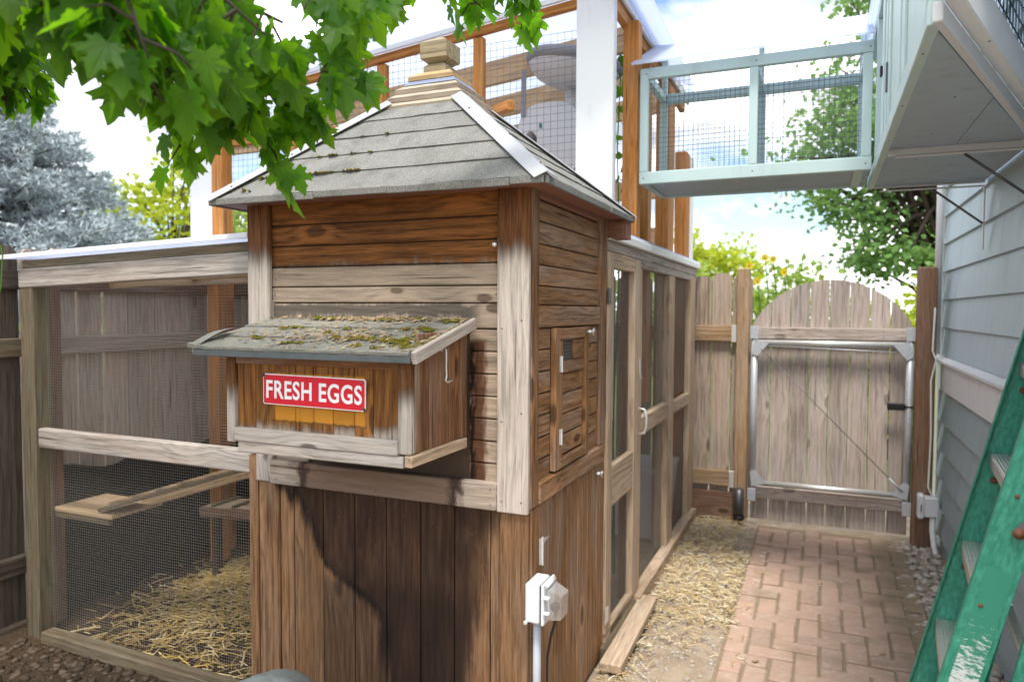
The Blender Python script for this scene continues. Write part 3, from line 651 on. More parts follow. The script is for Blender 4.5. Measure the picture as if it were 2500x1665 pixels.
def frustum(mb, h0, k0, z0, h1, k1, z1):
    mb.hexa([(TX+sx*h0, TY+sy*k0, z0) for sx, sy in ((-1, -1), (1, -1), (1, 1), (-1, 1))], [(TX+sx*h1, TY+sy*k1, z1) for sx, sy in ((-1, -1), (1, -1), (1, 1), (-1, 1))])
frustum(mb, .118, .095, 2.450, .098, .078, 2.474); mb.build('metal_band', 'bluemetal', cup)
mb = MB(); frustum(mb, .102, .084, 2.470, .102, .084, 2.486); frustum(mb, .102, .084, 2.4861, .072, .058, 2.506); mb.build('cap', 'capwood', cup)
mb = MB(); frustum(mb, .050, .050, 2.506, .050, .050, 2.532); frustum(mb, .050, .050, 2.5321, .036, .036, 2.545)
frustum(mb, .036, .036, 2.5451, .060, .060, 2.562); frustum(mb, .060, .060, 2.5621, .060, .060, 2.627); frustum(mb, .060, .060, 2.6271, .008, .008, 2.657); mb.build('finial', 'finial', cup)
# rear bracket end that shows under the far eave
slab('rafter_tail', coop, -0.97, -0.80, 3.095, 3.175, 1.868, 1.945, 'brownpost', 0.003)
mb = MB(); mb.box((-0.855, 3.10, 1.865), (-0.79, 3.19, 1.944)); mb.build('gutter_end', 'soffit', coop)

# ------------------------------------------------------------------ nest box (part of the coop)
NX0, NX1, NY0, NY1, NZ0 = -1.812, -1.106, 1.831, 2.176, 1.088
mb = MB(); mb.box((NX0+.02, NY0+.025, NZ0+.012), (NX1-.02, NY1, 1.39)); nest = mb.build('nest_box', 'inside', coop)
slab('post', nest, NX0, NX0+.034, NY0-.004, NY0+.03, NZ0+.022, 1.398, 'nest_post', 0.004)
slab('post', nest, NX1-.042, NX1+.003, NY0-.006, NY0+.02, NZ0+.034, 1.402, 'nest_post', 0.004)
slab('post', nest, NX1-.016, NX1+.005, NY0+.0205, NY0+.050, NZ0+.034, 1.41, 'nest_side', 0.003)
nb = [-1.776, -1.70, -1.622, -1.538, -1.467, -1.392, -1.312, -1.245, -1.15]
for a, b in zip(nb, nb[1:]): slab('board', nest, a+.001, b-.001, NY0+.010, NY0+.0245, NZ0+.055, 1.392, 'nest', 0.003, tw=.001)
slab('trim', nest, -1.776, -1.15, NY0+.002, NY0+.0095, 1.372, 1.398, 'nest_side', 0.002)
slab('rail', nest, -1.772, -1.146, NY0-.014, NY0+.009, 1.118, 1.163, 'greywood', 0.003)
slab('rail', nest, -1.758, -1.128, NY0-.010, NY0+.02, 1.082, 1.1165, 'greywood', 0.003)
y = NY0 + .052
while y < NY1 - .01: slab('board', nest, NX1-.017, NX1-.003, y, min(y+.066, NY1)-.0015, NZ0+.02, 1.48, 'nest_side', 0.003); y += .066
slab('post', nest, NX1-.018, NX1+.006, NY1-.030, NY1+.012, NZ0+.034, 1.475, 'nest_side', 0.003)
slab('rail', nest, NX1-.016, NX1+.010, NY0-.010, NY1+.006, NZ0-.002, NZ0+.032, 'run', 0.003)
y = NY0 + .03
slab('board', nest, NX0, NX0+.016, NY0+.031, NY1, NZ0+.02, 1.40, 'nest_side', 0.003)
# hook on its side
mb = MB(); x = NX1 + .008
mb.lathe([(.003, 0), (.010, .001), (.010, .003), (.003, .004)], (x-.010, 2.02, 1.428), 10, Matrix.Rotation(R(90), 3, 'Y'))
mb.tube([(x, 2.02, 1.432), (x+.008, 2.02, 1.425), (x+.008, 2.021, 1.40), (x+.006, 2.024, 1.365), (x+.006, 2.026, 1.34), (x+.010, 2.012, 1.328), (x+.014, 2.018, 1.322), (x+.016, 2.045, 1.326)], .0032, 8); mb.build('hook', 'zinc', nest, True)
# lid
LX0, LX1, LYF, LYB, LZF, LZB = -1.925, -1.078, 1.792, 2.174, 1.418, 1.512
ldir = (V((0, LYB, LZB)) - V((0, LYF, LZF))).normalized(); ln = V((0, -ldir.z, ldir.y))
mb = MB(); q = [V((LX0, LYF, LZF)), V((LX1, LYF, LZF)), V((LX1, LYB, LZB)), V((LX0, LYB, LZB))]
mb.hexa([p - ln*.016 for p in q], q); lid = mb.build('nest_lid', 'greywood', coop)
NS = 3
for k in range(NS):
    L = (LYB-LYF)/ldir.y; s0, s1 = L*k/NS - (.006 if k == 0 else 0), min(L, L*(k+1.15)/NS)
    mbs = MB(); prev = None; seg = 26
    for i in range(seg+1):
        u = i/seg; x = LX0 - .012 + (LX1 - LX0 + .004)*u; cu = .010*max(0, 1-u*9) if k == 0 else 0
        b0 = V((x, LYF, LZF)) + ldir*(s0 + rnd.uniform(-.003, .003)); b1 = V((x, LYF, LZF)) + ldir*s1
        cur = (b0 + ln*(.002+cu*.4), b0 + ln*(.010+cu+rnd.uniform(-.001, .002)), b1 + ln*.004, b1 + ln*.001)
        if prev:
            for a, b in ((0, 1), (1, 2), (2, 3), (3, 0)): mbs.poly([prev[a], cur[a], cur[b], prev[b]])
        else: mbs.poly(cur[::-1])
        prev = cur
    mbs.poly(prev); mbs.build('shingle_strip', 'shingle_moss', lid)
slab('drip_edge', lid, LX0+.01, LX1-.004, LYF-.006, LYF+.002, LZF-.022, LZF+.000, 'drip', 0.002)
board('barge_board', lid, V((LX1+.010, LYF-.008, LZF-.006)), V((LX1+.010, LYB+.004, LZB-.006)), .038, .017, (1, 0, 0), 'greywood', 0.003)
# curled shingle corner
mb = MB(); pts0, pts1 = [], []
for i in range(7):
    u = i/6; p = V((LX0 - .012 + .004*u, LYF - .002 + .15*u, LZF + .012 + .040*u + .014*math.sin(u*2.4))); pts0.append(p); pts1.append(p + V((.05, .004, .006)))
for i in range(6): mb.poly([pts0[i], pts1[i], pts1[i+1], pts0[i+1]]); mb.poly([p + V((0, 0, -.004)) for p in (pts0[i+1], pts1[i+1], pts1[i], pts0[i])]); mb.poly([pts0[i], pts0[i+1], pts0[i+1]+V((0, 0, -.004)), pts0[i]+V((0, 0, -.004))])
mb.build('curled_shingle', 'shingle_moss', lid)
# moss cushions and litter on the lid and along the roof laps
def tuft(mb, c, r, n, up):
    for _ in range(n):
        a = rnd.uniform(0, 6.283); q = r*math.sqrt(rnd.random()); b = c + V((math.cos(a)*q, math.sin(a)*q, 0)) ; b += up*(-.001 + (b-c).dot(V((0, ldir.z/ldir.y if up is ln else 0, 0)))*0)
        h = (.004 + .008*rnd.random())*(1 - (q/r)**2*.6); w = .0025 + .003*rnd.random(); a2 = rnd.uniform(0, 6.283); s_ = V((math.cos(a2), math.sin(a2), 0))*w; t_ = V((-s_.y, s_.x, 0))
        tip = b + up*h + V((rnd.uniform(-1, 1), rnd.uniform(-1, 1), 0))*.003
        mb.poly([b - s_, b + t_, tip]); mb.poly([b + t_, b + s_, tip]); mb.poly([b + s_, b - t_, tip]); mb.poly([b - t_, b - s_, tip])
moss = MB(); lit = MB()
def lidp(u, s): return V((LX0 + (LX1-LX0)*u, LYF, LZF)) + ldir*(s*(LYB-LYF)/ldir.y)
for (u, s, r, n) in [(.30, .97, .045, 110), (.25, .60, .02, 35), (.27, .64, .018, 30), (.66, .96, .03, 60), (.93, .90, .03, 60), (.8, .64, .02, 40), (.86, .66, .025, 50), (.9, .62, .028, 70), (.55, .62, .015, 25), (.20, .30, .025, 45), (.42, .16, .02, 40), (.47, .16, .016, 25), (.62, .33, .02, 35), (.68, .36, .02, 35), (.72, .13, .018, 30), (.58, .36, .02, 30), (.75, .33, .025, 50), (.82, .30, .045, 150), (.88, .33, .04, 120), (.92, .22, .04, 120), (.95, .14, .03, 80), (.84, .1, .015, 25), (.5, .5, .015, 20), (.38, .97, .03, 40), (.75, .97, .03, 40), (.9, .45, .02, 40)]:
    for _ in range(int(n/14)+1):
        tuft(moss, lidp(u + rnd.gauss(0, r*.8), min(.99, max(.02, s + rnd.gauss(0, r*.7)))) + ln*.010, .014, 16, ln)
tag(moss.build('moss', 'moss', lid), kind='stuff')
for _ in range(1100):
    u = min(.99, max(.03, rnd.gauss(.62, .26))); s = rnd.choice((min(.985, max(.03, rnd.gauss(.95, .03))), min(.98, max(.03, rnd.gauss(.5, .28))), min(.98, max(.03, rnd.gauss(.36, .12)))))
    p = lidp(u, s) + ln*rnd.uniform(.008, .014); a = rnd.uniform(0, 6.283); l = rnd.uniform(.004, .014); w = l*rnd.uniform(.25, .6)
    d = V((math.cos(a), math.sin(a)*ldir.y, math.sin(a)*ldir.z)); e = ln.cross(d); k = ln*rnd.uniform(0, .004)
    lit.poly([p - d*l, p + e*w + k, p + d*l + k, p - e*w])
tag(lit.build('leaf_litter', 'litter', lid), kind='stuff')
rm = MB(); A, B, C, D = E4[0], E4[1], T4[1], T4[0]; up = (B-A).cross(D-A).normalized()
for k, (n, lo, hi) in enumerate(((7, .02, .25), (30, .06, .45), (6, .1, .5), (2, .2, .5))):
    for _ in range(n):
        u = rnd.uniform(lo, hi)**1.0; tt = k/5 + (rnd.uniform(0, .1) if k == 0 else rnd.uniform(-.012, .0)); p = A.lerp(D, tt).lerp(B.lerp(C, tt), u) + up*.011; tuft(rm, p, .008, 9, up)
tag(rm.build('moss', 'moss', roof), kind='stuff')

# ------------------------------------------------------------------ enamel sign
sg = thing('sign', (-1.457, NY0-.004, 1.292), 'red enamel sign with white FRESH EGGS lettering on the nest box', 'sign')
SX0, SX1, SZ0, SZ1 = -1.654, -1.261, 1.244, 1.342; YS = NY0 - .004
def rrect(x0, x1, z0, z1, r, n=5):
    pts = []
    for cx, cz, a0 in ((x1-r, z0+r, -90), (x1-r, z1-r, 0), (x0+r, z1-r, 90), (x0+r, z0+r, 180)):
        for i in range(n+1): a = R(a0 + 90*i/n); pts.append((cx + r*math.cos(a), cz + r*math.sin(a)))
    return pts
def plate(name, x0, x1, z0, z1, r, y0, y1, mat, parent):
    mb = MB(); q = rrect(x0, x1, z0, z1, r); mb.hexa([(x, y0, z) for x, z in q], [(x, y1, z) for x, z in q]); return mb.build(name, mat, parent)
plate('border', SX0, SX1, SZ0, SZ1, .008, YS+.003, YS, 'signwhite', sg)
plate('plate', SX0+.003, SX1-.003, SZ0+.003, SZ1-.003, .006, YS-.0002, YS-.0012, 'red', sg)
def text_mesh(txt, name, parent, mat, x0, x1, z0, h, y, depth=.0006, bold=.02):
    cu = bpy.data.curves.new(name, 'FONT'); cu.body = txt; cu.size = 1; cu.offset = bold; cu.space_character = 1.08; cu.space_word = 0.9; cu.resolution_u = 6
    o = bpy.data.objects.new(name, cu); COL.objects.link(o); dg = bpy.context.evaluated_depsgraph_get(); dg.update()
    me = bpy.data.meshes.new_from_object(o.evaluated_get(dg)); bpy.data.objects.remove(o)
    xs = [v.co.x for v in me.vertices]; zs_ = [v.co.y for v in me.vertices]; sx = (x1-x0)/(max(xs)-min(xs)); sz = h/(max(zs_)-min(zs_)); mx_, mz_ = min(xs), min(zs_)
    inv = WM[parent].inverted()
    mb = MB(); vs2 = [V((x0+(v.co.x-mx_)*sx, y, z0+(v.co.y-mz_)*sz)) for v in me.vertices]
    for p in me.polygons: mb.poly([vs2[i] for i in p.vertices])
    for p in me.polygons: mb.poly([vs2[i] + V((0, depth, 0)) for i in reversed(p.vertices)])
    return mb.build(name, mat, parent)
text_mesh('FRESH EGGS', 'lettering', sg, 'signwhite', SX0+.014, SX1-.012, SZ0+.0195, .059, YS-.0020)
for x in (SX0+.009, SX1-.009):
    for z in (SZ0+.009, SZ1-.009):
        mb = MB(); mb.lathe([(.0038, 0), (.0038, .001), (.0015, .0022)], (x, YS-.0012, z), 10, Matrix.Rotation(R(90), 3, 'X')); mb.build('screw', 'steel', sg)
for x, z, w in ((SX0+.002, SZ1-.004, .009), (SX1-.003, SZ0+.006, .007)):
    plate('worn_corner', x-.003, x+w-.003, z-.006, z+.004, .002, YS-.0013, YS-.0016, 'black', sg)
sg_m = Matrix.Translation(V((-1.457, YS, 1.293))) @ Matrix.Rotation(R(0.55), 4, 'Y') @ Matrix.Translation(V((1.457, -YS, -1.293)))
sg.matrix_basis = sg_m @ sg.matrix_basis

# ------------------------------------------------------------------ weatherproof outlet on the coop's corner
ob = thing('outlet_box', (-0.86, 2.22, 0), 'white electrical outlet box with clear bubble cover on the coop corner', 'outlet box')
slab('box', ob, -0.873, -0.822, 2.155, 2.262, 0.533, 0.664, 'plastic', 0.006)
slab('gasket', ob, -0.8218, -0.817, 2.157, 2.26, 0.535, 0.662, 'black', 0.002)
slab('cover_plate', ob, -0.8168, -0.806, 2.153, 2.264, 0.531, 0.666, 'plastic', 0.005)
mb = MB(); mb.hexa([(-.8058, 2.165, .548), (-.8058, 2.252, .548), (-.8058, 2.252, .652), (-.8058, 2.165, .652)], [(-.755, 2.175, .552), (-.755, 2.243, .552), (-.752, 2.243, .628), (-.752, 2.175, .628)]); mb.build('bubble_cover', 'clear', ob)
for z in (.575, .625): slab('clip', ob, -0.806, -0.787, 2.147, 2.1645, z-.004, z+.004, 'plastic', 0.002)
mb = MB(); mb.wire((-.804, 2.17, .658), (-.804, 2.245, .658), .009, 12, True); mb.build('cover_hinge', 'plastic', ob, True)
slab('socket_face', ob, -0.8057, -0.799, 2.185, 2.232, 0.56, 0.64, 'trimgrey', 0.003)
slab('plug', ob, -0.7985, -0.772, 2.195, 2.222, 0.565, 0.592, 'black', 0.006)
mb = MB(); mb.tube([(-.848, 2.205, .533), (-.848, 2.205, .30), (-.848, 2.204, -.03)], .0135, 14); mb.build('conduit', 'pvc', ob, True)
mb = MB(); mb.tube([(-.848, 2.205, .545), (-.848, 2.205, .515)], .0175, 14); mb.build('conduit_collar', 'pvc', ob, True)
mb = MB(); mb.tube([(-.785, 2.208, .572), (-.785, 2.208, .53), (-.80, 2.208, .48), (-.815, 2.215, .40), (-.818, 2.222, .28), (-.815, 2.225, .12), (-.80, 2.23, -.01)], .0045, 8); mb.build('cable', 'black', ob, True)
mb = MB(); mb.lathe([(.006, 0), (.008, .006), (.004, .012)], (-0.864, 2.145, .54), 8, Matrix.Rotation(R(90), 3, 'X')); mb.build('screw', 'zinc', ob)

# ------------------------------------------------------------------ wire run beside the nest box (low pen against the fence)
lr = thing('wire_run', (-2.75, 2.27, 0), 'low grey timber frame of fine wire mesh with white sheet roof', 'chicken run')
YR = 2.25
board('post', lr, (-3.43, YR+.02, -.03), (-3.43, YR+.02, 1.655), .09, .085, FN, 'rundark', .005)
slab('post', lr, -2.106, -2.062, YR, YR+.038, 0.0, 1.70, 'run', 0.004)
tb = (V((-3.478, YR-.004, 1.688)), V((-2.062, YR-.004, 1.734)))
board('beam', lr, *tb, .088, .045, FN, 'greywood', .005)
up = V((0, 0, 1))
board('fascia', lr, tb[0] + up*.066 + V((0, .012, 0)), tb[1] + up*.066 + V((0, .012, 0)), .040, .03, FN, 'rundark', .004)
board('beam', lr, (-3.385, YR+.012, .940), (-2.062, YR+.012, .938), .090, .045, FN, 'greywood', .005)
board('sill', lr, (-3.32, YR-.03, .015), (-2.06, YR-.055, .012), .06, .07, FN, 'rundark', .006)
grid_mesh('wire_mesh', lr, (-3.385, YR+.046, 0.0), (1, 0, 0), (0, 0, 1), 1.32, 1.66, .0127, .00064, 'wire', wob=.002)
# interior posts and roof timbers
board('post', lr, (-3.50, 2.40, -.03), (-3.50, 2.40, 1.70), .06, .05, FN, 'brownpost', .004)
board('post', lr, (-3.45, 3.42, -.03), (-3.45, 3.42, 1.85), .088, .088, FN, 'cedar', .004)
for y, z in ((2.75, 1.745), (3.3, 1.80)): board('rafter', lr, (-3.52, y, z-.03), (-2.07, y, z+.012), .07, .04, FN, 'pine', .004)
board('rafter', lr, (-2.95, 2.30, 1.675), (-2.95, 3.35, 1.74), .07, .04, SN, 'pine', .004)
mb = MB(); a, b = V((-3.59, 2.195, 1.776)), V((-2.055, 2.195, 1.828)); dy = V((0, 1.28, .075)); q = [a, b, b+dy, a+dy]
mb.hexa([p + V((0, 0, .004)) for p in q], [p + V((0, 0, .016)) for p in q]); mb.build('roof_sheet', 'poly', lr)
board('sheet_edge', lr, a + V((-.004, -.003, .010)), b + V((0, -.003, .010)), .020, .005, FN, 'polyedge', .001)

# platform and ramps inside
rp = thing('ramp', (-3.1, 2.45, 0), 'pale plywood landing with cleated ramp behind the fine wire mesh', 'ramp')
slab('landing', rp, -3.40, -3.00, 2.315, 2.60, .575, .593, 'pine', 0.003)
slab('bearer', rp, -3.56, -3.02, 2.575, 2.598, .53, .574, 'inside', 0.002); slab('bearer', rp, -3.56, -3.02, 2.318, 2.34, .545, .574, 'rundark', 0.002)
ra, rb = V((-3.10, 2.42, .606)), V((-2.07, 2.44, .925)); rd = (rb-ra).normalized(); rn = V((-rd.z, 0, rd.x))
board('ramp_board', rp, ra, rb, .20, .018, rn, 'rundark', .003)
for k in range(7):
    p = ra.lerp(rb, .06 + k*.145) + rn*.016; board('cleat', rp, p + V((0, -.095, 0)), p + V((0, .095, 0)), .022, .014, rn, 'pine', .002)
board('side_rail', rp, ra + V((.02, .13, -.02)), rb + V((0, .13, -.02)), .045, .018, FN, 'pine', .003)
rp2 = thing('ramp', (-2.5, 2.95, 0), 'second cleated plank ramp beyond the landing, running to the coop wall', 'ramp')
ra, rb = V((-2.98, 2.93, .50)), V((-2.03, 2.80, .60)); rd = (rb-ra).normalized(); rn = V((-rd.z, 0, rd.x)).normalized()
board('ramp_board', rp2, ra, rb, .20, .02, rn, 'pine', .003)
for k in range(6):
    p = ra.lerp(rb, .08+k*.17) + rn*.017; board('cleat', rp2, p + V((0, -.095, 0)), p + V((0, .095, 0)), .022, .014, rn, 'rundark', .002)
for q in (ra, rb - V((.05, 0, 0))): slab('leg', rp2, q.x-.02, q.x+.02, q.y-.02, q.y+.02, -.01, q.z-.012, 'inside', 0.002)  # legs coloured near black to stand for the shade under the ramp
board('side_rail', rp2, ra + V((0, -.112, -.012)), rb + V((0, -.112, -.012)), .05, .02, FN, 'brownpost', .003)

# black ground cloth leaning on the fence foot, raised to deepen shade inside
mb = MB(); n = 40
for i in range(n):
    for zz0, zz1 in ((0, .25), (.25, .52), (.52, .74)):
        f = lambda i, z: V((-3.545 + .012*math.sin(i*1.3+z*9) + .03*(1-z/.74), 2.30 + i*3.2/n, z - .01 + (.03*math.sin(i*.9) if z > .7 else 0)))
        mb.poly([f(i, zz0), f(i+1, zz0), f(i+1, zz1), f(i, zz1)])
        mb.poly([p - V((.004, 0, 0)) for p in (f(i, zz1), f(i+1, zz1), f(i+1, zz0), f(i, zz0))])
tp = tag(mb.build('ground_cloth', 'tarp', None, True, origin=(-3.55, 3.9, 0)), 'black weed cloth draped along the foot of the fence', 'cloth')

# ------------------------------------------------------------------ long fence behind the wire run
def dog_board(name, parent, a, n, w, h, t, mat, top=0.03):
    """vertical fence board with clipped corners; a = bottom centre, n = face normal"""
    key = ('dog', round(w, 3), round(h, 2), round(t, 3), mat)
    if key not in BOXC:
        c = top; prof = [(0, -w/2), (h-c, -w/2), (h, -w/2+c), (h, w/2-c), (h-c, w/2), (0, w/2)]
        m_ = MB(); m_.hexa([(x, y, -t/2) for x, y in prof], [(x, y, t/2) for x, y in prof])
        me = bpy.data.meshes.new(name); me.from_pydata(m_.v, [], m_.f); me.materials.append(M[mat]); me.update(); BOXC[key] = me
    o = bpy.data.objects.new(name, BOXC[key]); m = frame(V((0, 0, 1)), V(n)).to_4x4(); m.translation = V(a)
    return link(o, parent, m @ Matrix.Rotation(rnd.uniform(-.006, .006), 4, 'Z'))
fl = thing('fence', (-3.6, 3.2, 0), 'long weathered dog-eared board fence behind the low wire run', 'fence')
y = 1.28
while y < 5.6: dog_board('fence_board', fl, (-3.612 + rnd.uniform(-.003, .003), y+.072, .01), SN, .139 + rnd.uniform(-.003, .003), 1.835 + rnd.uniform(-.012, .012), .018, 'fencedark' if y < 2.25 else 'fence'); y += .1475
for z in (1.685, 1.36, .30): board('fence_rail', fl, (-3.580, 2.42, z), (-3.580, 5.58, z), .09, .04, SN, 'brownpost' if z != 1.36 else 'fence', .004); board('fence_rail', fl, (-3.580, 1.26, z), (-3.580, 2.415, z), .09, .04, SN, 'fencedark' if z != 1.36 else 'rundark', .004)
for y in (4.3,): board('fence_post', fl, (-3.545, y, -.05), (-3.545, y, 1.70), .088, .088, SN, 'fence', .005)

# ------------------------------------------------------------------ tall screened run behind the coop
rr = thing('screened_run', (-0.9, 4.3, 0), 'tan timber framed chicken run with mesh walls and screen door along the path', 'chicken run')
X0, X1 = -0.912, -0.872
def rs(name, y0, y1, z0, z1, mat='run', x0=X0, x1=X1, parent=None): return slab(name, parent or rr, x0, x1, y0, y1, z0, z1, mat, 0.004)
rs('post', 3.715, 3.785, .06, 1.77); rs('post', 4.52, 4.70, .06, 1.77, x0=X0-.04); rs('post', 5.30, 5.52, .0, 1.80)
rs('beam', 3.10, 5.56, 1.815, 1.862, 'greywood'); rs('beam', 3.722, 5.56, 1.772, 1.8145, 'greywood', x1=X1-.002)
rs('rail', 3.787, 4.518, .885, .985); rs('rail', 4.702, 5.298, .885, .960)
slab('sill', rr, -0.905, -0.838, 3.66, 5.50, -.01, .075, 'run', 0.006); slab('sill', rr, -0.915, -0.845, 3.06, 3.64, -.01, .060, 'rundark', 0.006)
for a, b in ((3.786, 4.52), (4.70, 5.30)):
    for z0, z1 in ((.98, 1.775), (.07, .89)): grid_mesh('wire_mesh', rr, (X0+.003, a, z0), (0, 1, 0), (0, 0, 1), b-a, z1-z0, .0127, .00062, 'wire')
slab('roof_edge', rr, -1.0, -0.850, 3.10, 5.60, 1.8645, 1.905, 'white', 0.004)
mb = MB(); q = [V((-0.86, 3.10, 1.906)), V((-0.86, 5.62, 1.906)), V((-2.2, 5.62, 1.97)), V((-2.2, 3.25, 1.97))]; mb.hexa([p + V((0, 0, .002)) for p in q], [p + V((0, 0, .012)) for p in q]); mb.build('roof_sheet', 'poly', rr)
board('post', rr, (-2.2, 3.6, 0), (-2.2, 3.6, 1.95), .06, .06, FN, 'rundark', .004)
# screen door
sd_o = rs('screen_door', 3.100, 3.190, .095, 1.812, x0=-0.905, x1=-0.866)
rs('door_stile', 3.600, 3.712, .095, 1.812, x0=-0.905, x1=-0.866, parent=sd_o)
for z0, z1 in ((1.742, 1.812), (.655, .840), (.035, .105)): rs('door_rail', 3.191, 3.599, z0, z1, x0=-0.903, x1=-0.868, parent=sd_o)
slab('door_rail', sd_o, -0.903, -0.868, 3.11, 3.70, .032, .094, 'run', 0.004)
for z0, z1 in ((.84, 1.745), (.10, .66)): grid_mesh('door_mesh', sd_o, (-0.898, 3.19, z0), (0, 1, 0), (0, 0, 1), .41, z1-z0, .0127, .00062, 'wire')
for z, m_ in ((1.615, 'steel'), (.185, 'zinc')): slab('hinge', sd_o, -0.8658, -0.860, 3.085, 3.135, z-.035, z+.035, m_, 0.002)
mb = MB(); mb.tube([(-.866, 3.70, 1.045), (-.835, 3.70, 1.04), (-.825, 3.70, 1.0), (-.825, 3.70, .95), (-.835, 3.70, .918), (-.866, 3.70, .912)], .007, 8); mb.build('handle', 'zinc', sd_o, True)
mb = MB(); mb.tube([(-.862, 3.69, 1.30), (-.858, 3.69, 1.22), (-.85, 3.70, 1.20)], .004, 6); mb.build('latch', 'zinc', sd_o)
# loose plank on the ground beside the door
lp = board('plank', None, (-0.800, 2.945, .030), (-0.812, 3.735, .038), .095, .042, (0, 0, 1), 'run', .005); tag(lp, 'loose tan plank lying on the ground beside the screen door', 'plank')
# things kept in the run
mb = MB(); mb.hexa([(-1.30, 4.85, .0), (-0.985, 4.85, .0), (-0.985, 5.28, .0), (-1.30, 5.28, .0)], [(-1.34, 4.81, .46), (-0.945, 4.81, .46), (-0.945, 5.30, .46), (-1.34, 5.30, .46)])
bn = thing('storage_tub', (-1.14, 5.06, 0), 'pale grey plastic tub standing inside the screened run', 'tub'); mb.build('tub', 'plastic', bn); slab('lid', bn, -1.355, -0.935, 4.80, 5.298, .461, .49, 'plastic', 0.006)
fd = thing('feeder', (-0.98, 4.02, 0), 'red tube feeder with white cap behind the mesh next to the screen door', 'feeder')
mb = MB(); mb.lathe([(.05, .0), (.055, .01), (.035, .04), (.035, .50), (.037, .51)], (-0.985, 4.02, 0.02), 20); mb.build('tube', 'redplastic', fd, True)
mb = MB(); mb.lathe([(.042, .0), (.042, .03), (.01, .05)], (-0.985, 4.02, .531), 20); mb.build('cap', 'signwhite', fd, True)

# ------------------------------------------------------------------ fence and arched gate at the end of the path
YG = 5.62
ef = thing('fence', (-2.2, YG, 0), 'board fence with tan rails joining the arched gate to the run', 'fence')
x = -3.55
while x < -0.60:
    dog_board('fence_board', ef, (x+.07, YG, .01), FN, .137 + rnd.uniform(-.003, .003), 1.815 + rnd.uniform(-.012, .012), .018, 'fence'); x += .1465
for z in (1.385, .30): board('fence_rail', ef, (-3.55, YG-.03, z), (-0.585, YG-.03, z), .115, .038, FN, 'rail', .004)
slab('kick_board', ef, -3.5, -0.585, YG-.055, YG-.035, -.03, .20, 'brownpost', .004)
for z in (1.385, .30): slab('rail_hanger', ef, -.615, -.58, YG-.056, YG-.0525, z-.062, z+.062, 'zinc', .001)
def end_post(x0, x1, y0, y1, h, mat, label):
    o = thing('fence_post', ((x0+x1)/2, (y0+y1)/2, 0), label, 'post')
    slab('post', o, x0, x1, y0, y1, -.1, h, mat, .006); return o
p1 = end_post(-.580, -.492, YG-.06, YG+.03, 1.865, 'rail', 'square brown gate post carrying the hinges of the arched gate')
mb = MB(); mb.tube([(-.536, YG-.105, .035), (-.536, YG-.105, .245)], .035, 16); mb.build('sleeve', 'steel', p1, True)
mb = MB(); mb.tube([(-.536, YG-.105, .01), (-.536, YG-.105, .05)], .040, 16); mb.build('band', 'black', p1, True)
end_post(.578, .690, 5.44, 5.55, 1.845, 'brownpost', 'dark brown square post between the arched gate and the house')

gt = thing('gate', (.05, YG, 0), 'arched wooden gate of vertical boards in a galvanised tube frame', 'gate')
GX0, GX1 = -.468, .566; NB = 8; bw = (GX1-GX0)/NB; CX, CZ, RR = .052, 1.193, .583
for k in range(NB):
    g = rnd.uniform(.0012, .0030) if k % 3 else .0040; x0, x1 = GX0 + k*bw + g, GX0 + (k+1)*bw - g
    pts = [(x0, .015), (x1, .015)]
    for i in range(7):
        x = x1 + (x0-x1)*i/6; dd = RR*RR - (x-CX)**2; pts.append((x, CZ + math.sqrt(max(dd, .06))))
    mb = MB(); xc = (x0+x1)/2; mid = .9
    loc = [(z - mid, -(x - xc)) for x, z in pts]
    mb.hexa([(a, b, -.009) for a, b in loc], [(a, b, .009) for a, b in loc])
    me = bpy.data.meshes.new('gate_board'); me.from_pydata(mb.v, [], mb.f); me.materials.append(M['gate']); me.update()
    m = frame(V((0, 0, 1)), V(FN)).to_4x4()      # local y points to -x of the world
    m.translation = V((xc, YG + rnd.uniform(-.002, .002), mid)); link(bpy.data.objects.new('gate_board', me), gt, m)
slab('rail', gt, -.435, .535, YG-.050, YG-.011, 1.352, 1.435, 'gate', .004); slab('rail', gt, -.435, .535, YG-.050, YG-.011, .180, .265, 'gate', .004)
def gtube(pts, r=.0165, name='frame_tube', mat='galv'): 
    mb = MB(); mb.tube(pts, r, 14); return mb.build(name, mat, gt, True)
yt = YG - .078
gtube([(-.452, yt, .165), (-.446, yt, 1.44)], .024); gtube([(.552, yt, .165), (.552, yt, 1.44)], .024)
gtube([(-.452, yt, 1.325), (.552, yt, 1.325)], .021, mat='zinc'); gtube([(-.452, yt, .300), (.552, yt, .300)], .021, mat='zinc')
for cx, sx in ((-.449, 1), (.552, -1)):
    for cz, sz in ((1.325, -1), (.300, 1)):
        mb = MB(); q = [(cx, cz - sz*.02), (cx + sx*.10, cz + sz*.004), (cx + sx*.02, cz + sz*.10), (cx - sx*.015, cz + sz*.08)]
        if sx*sz > 0: q = q[::-1]
        mb.hexa([(a, yt-.0295, b) for a, b in q], [(a, yt-.0245, b) for a, b in q]); mb.build('corner_bracket', 'galv', gt)
for cx in (-.449, .552):
    for z in (1.40, .215): slab('strap', gt, cx-.028, cx+.028, yt-.029, yt-.0245, z-.045, z+.045, 'galv', .001)
gtube([(-.40, yt-.032, 1.28), (.44, yt-.032, .42)], .0025, 'tension_cable', 'steel'); gtube([(.44, yt-.032, .42), (.525, yt-.032, .335)], .006, 'turnbuckle')
gtube([(-.42, yt-.02, 1.305), (.2, yt-.02, 1.286), (.52, yt-.02, 1.275)], .003, 'pull_wire')
lt = slab('latch', gt, .42, .528, yt-.03, yt-.005, .885, .935, 'black', .006)
mb = MB(); mb.tube([(.528, yt-.018, .91), (.585, yt-.018, .91)], .008, 8); mb.build('latch_bar', 'black', lt)

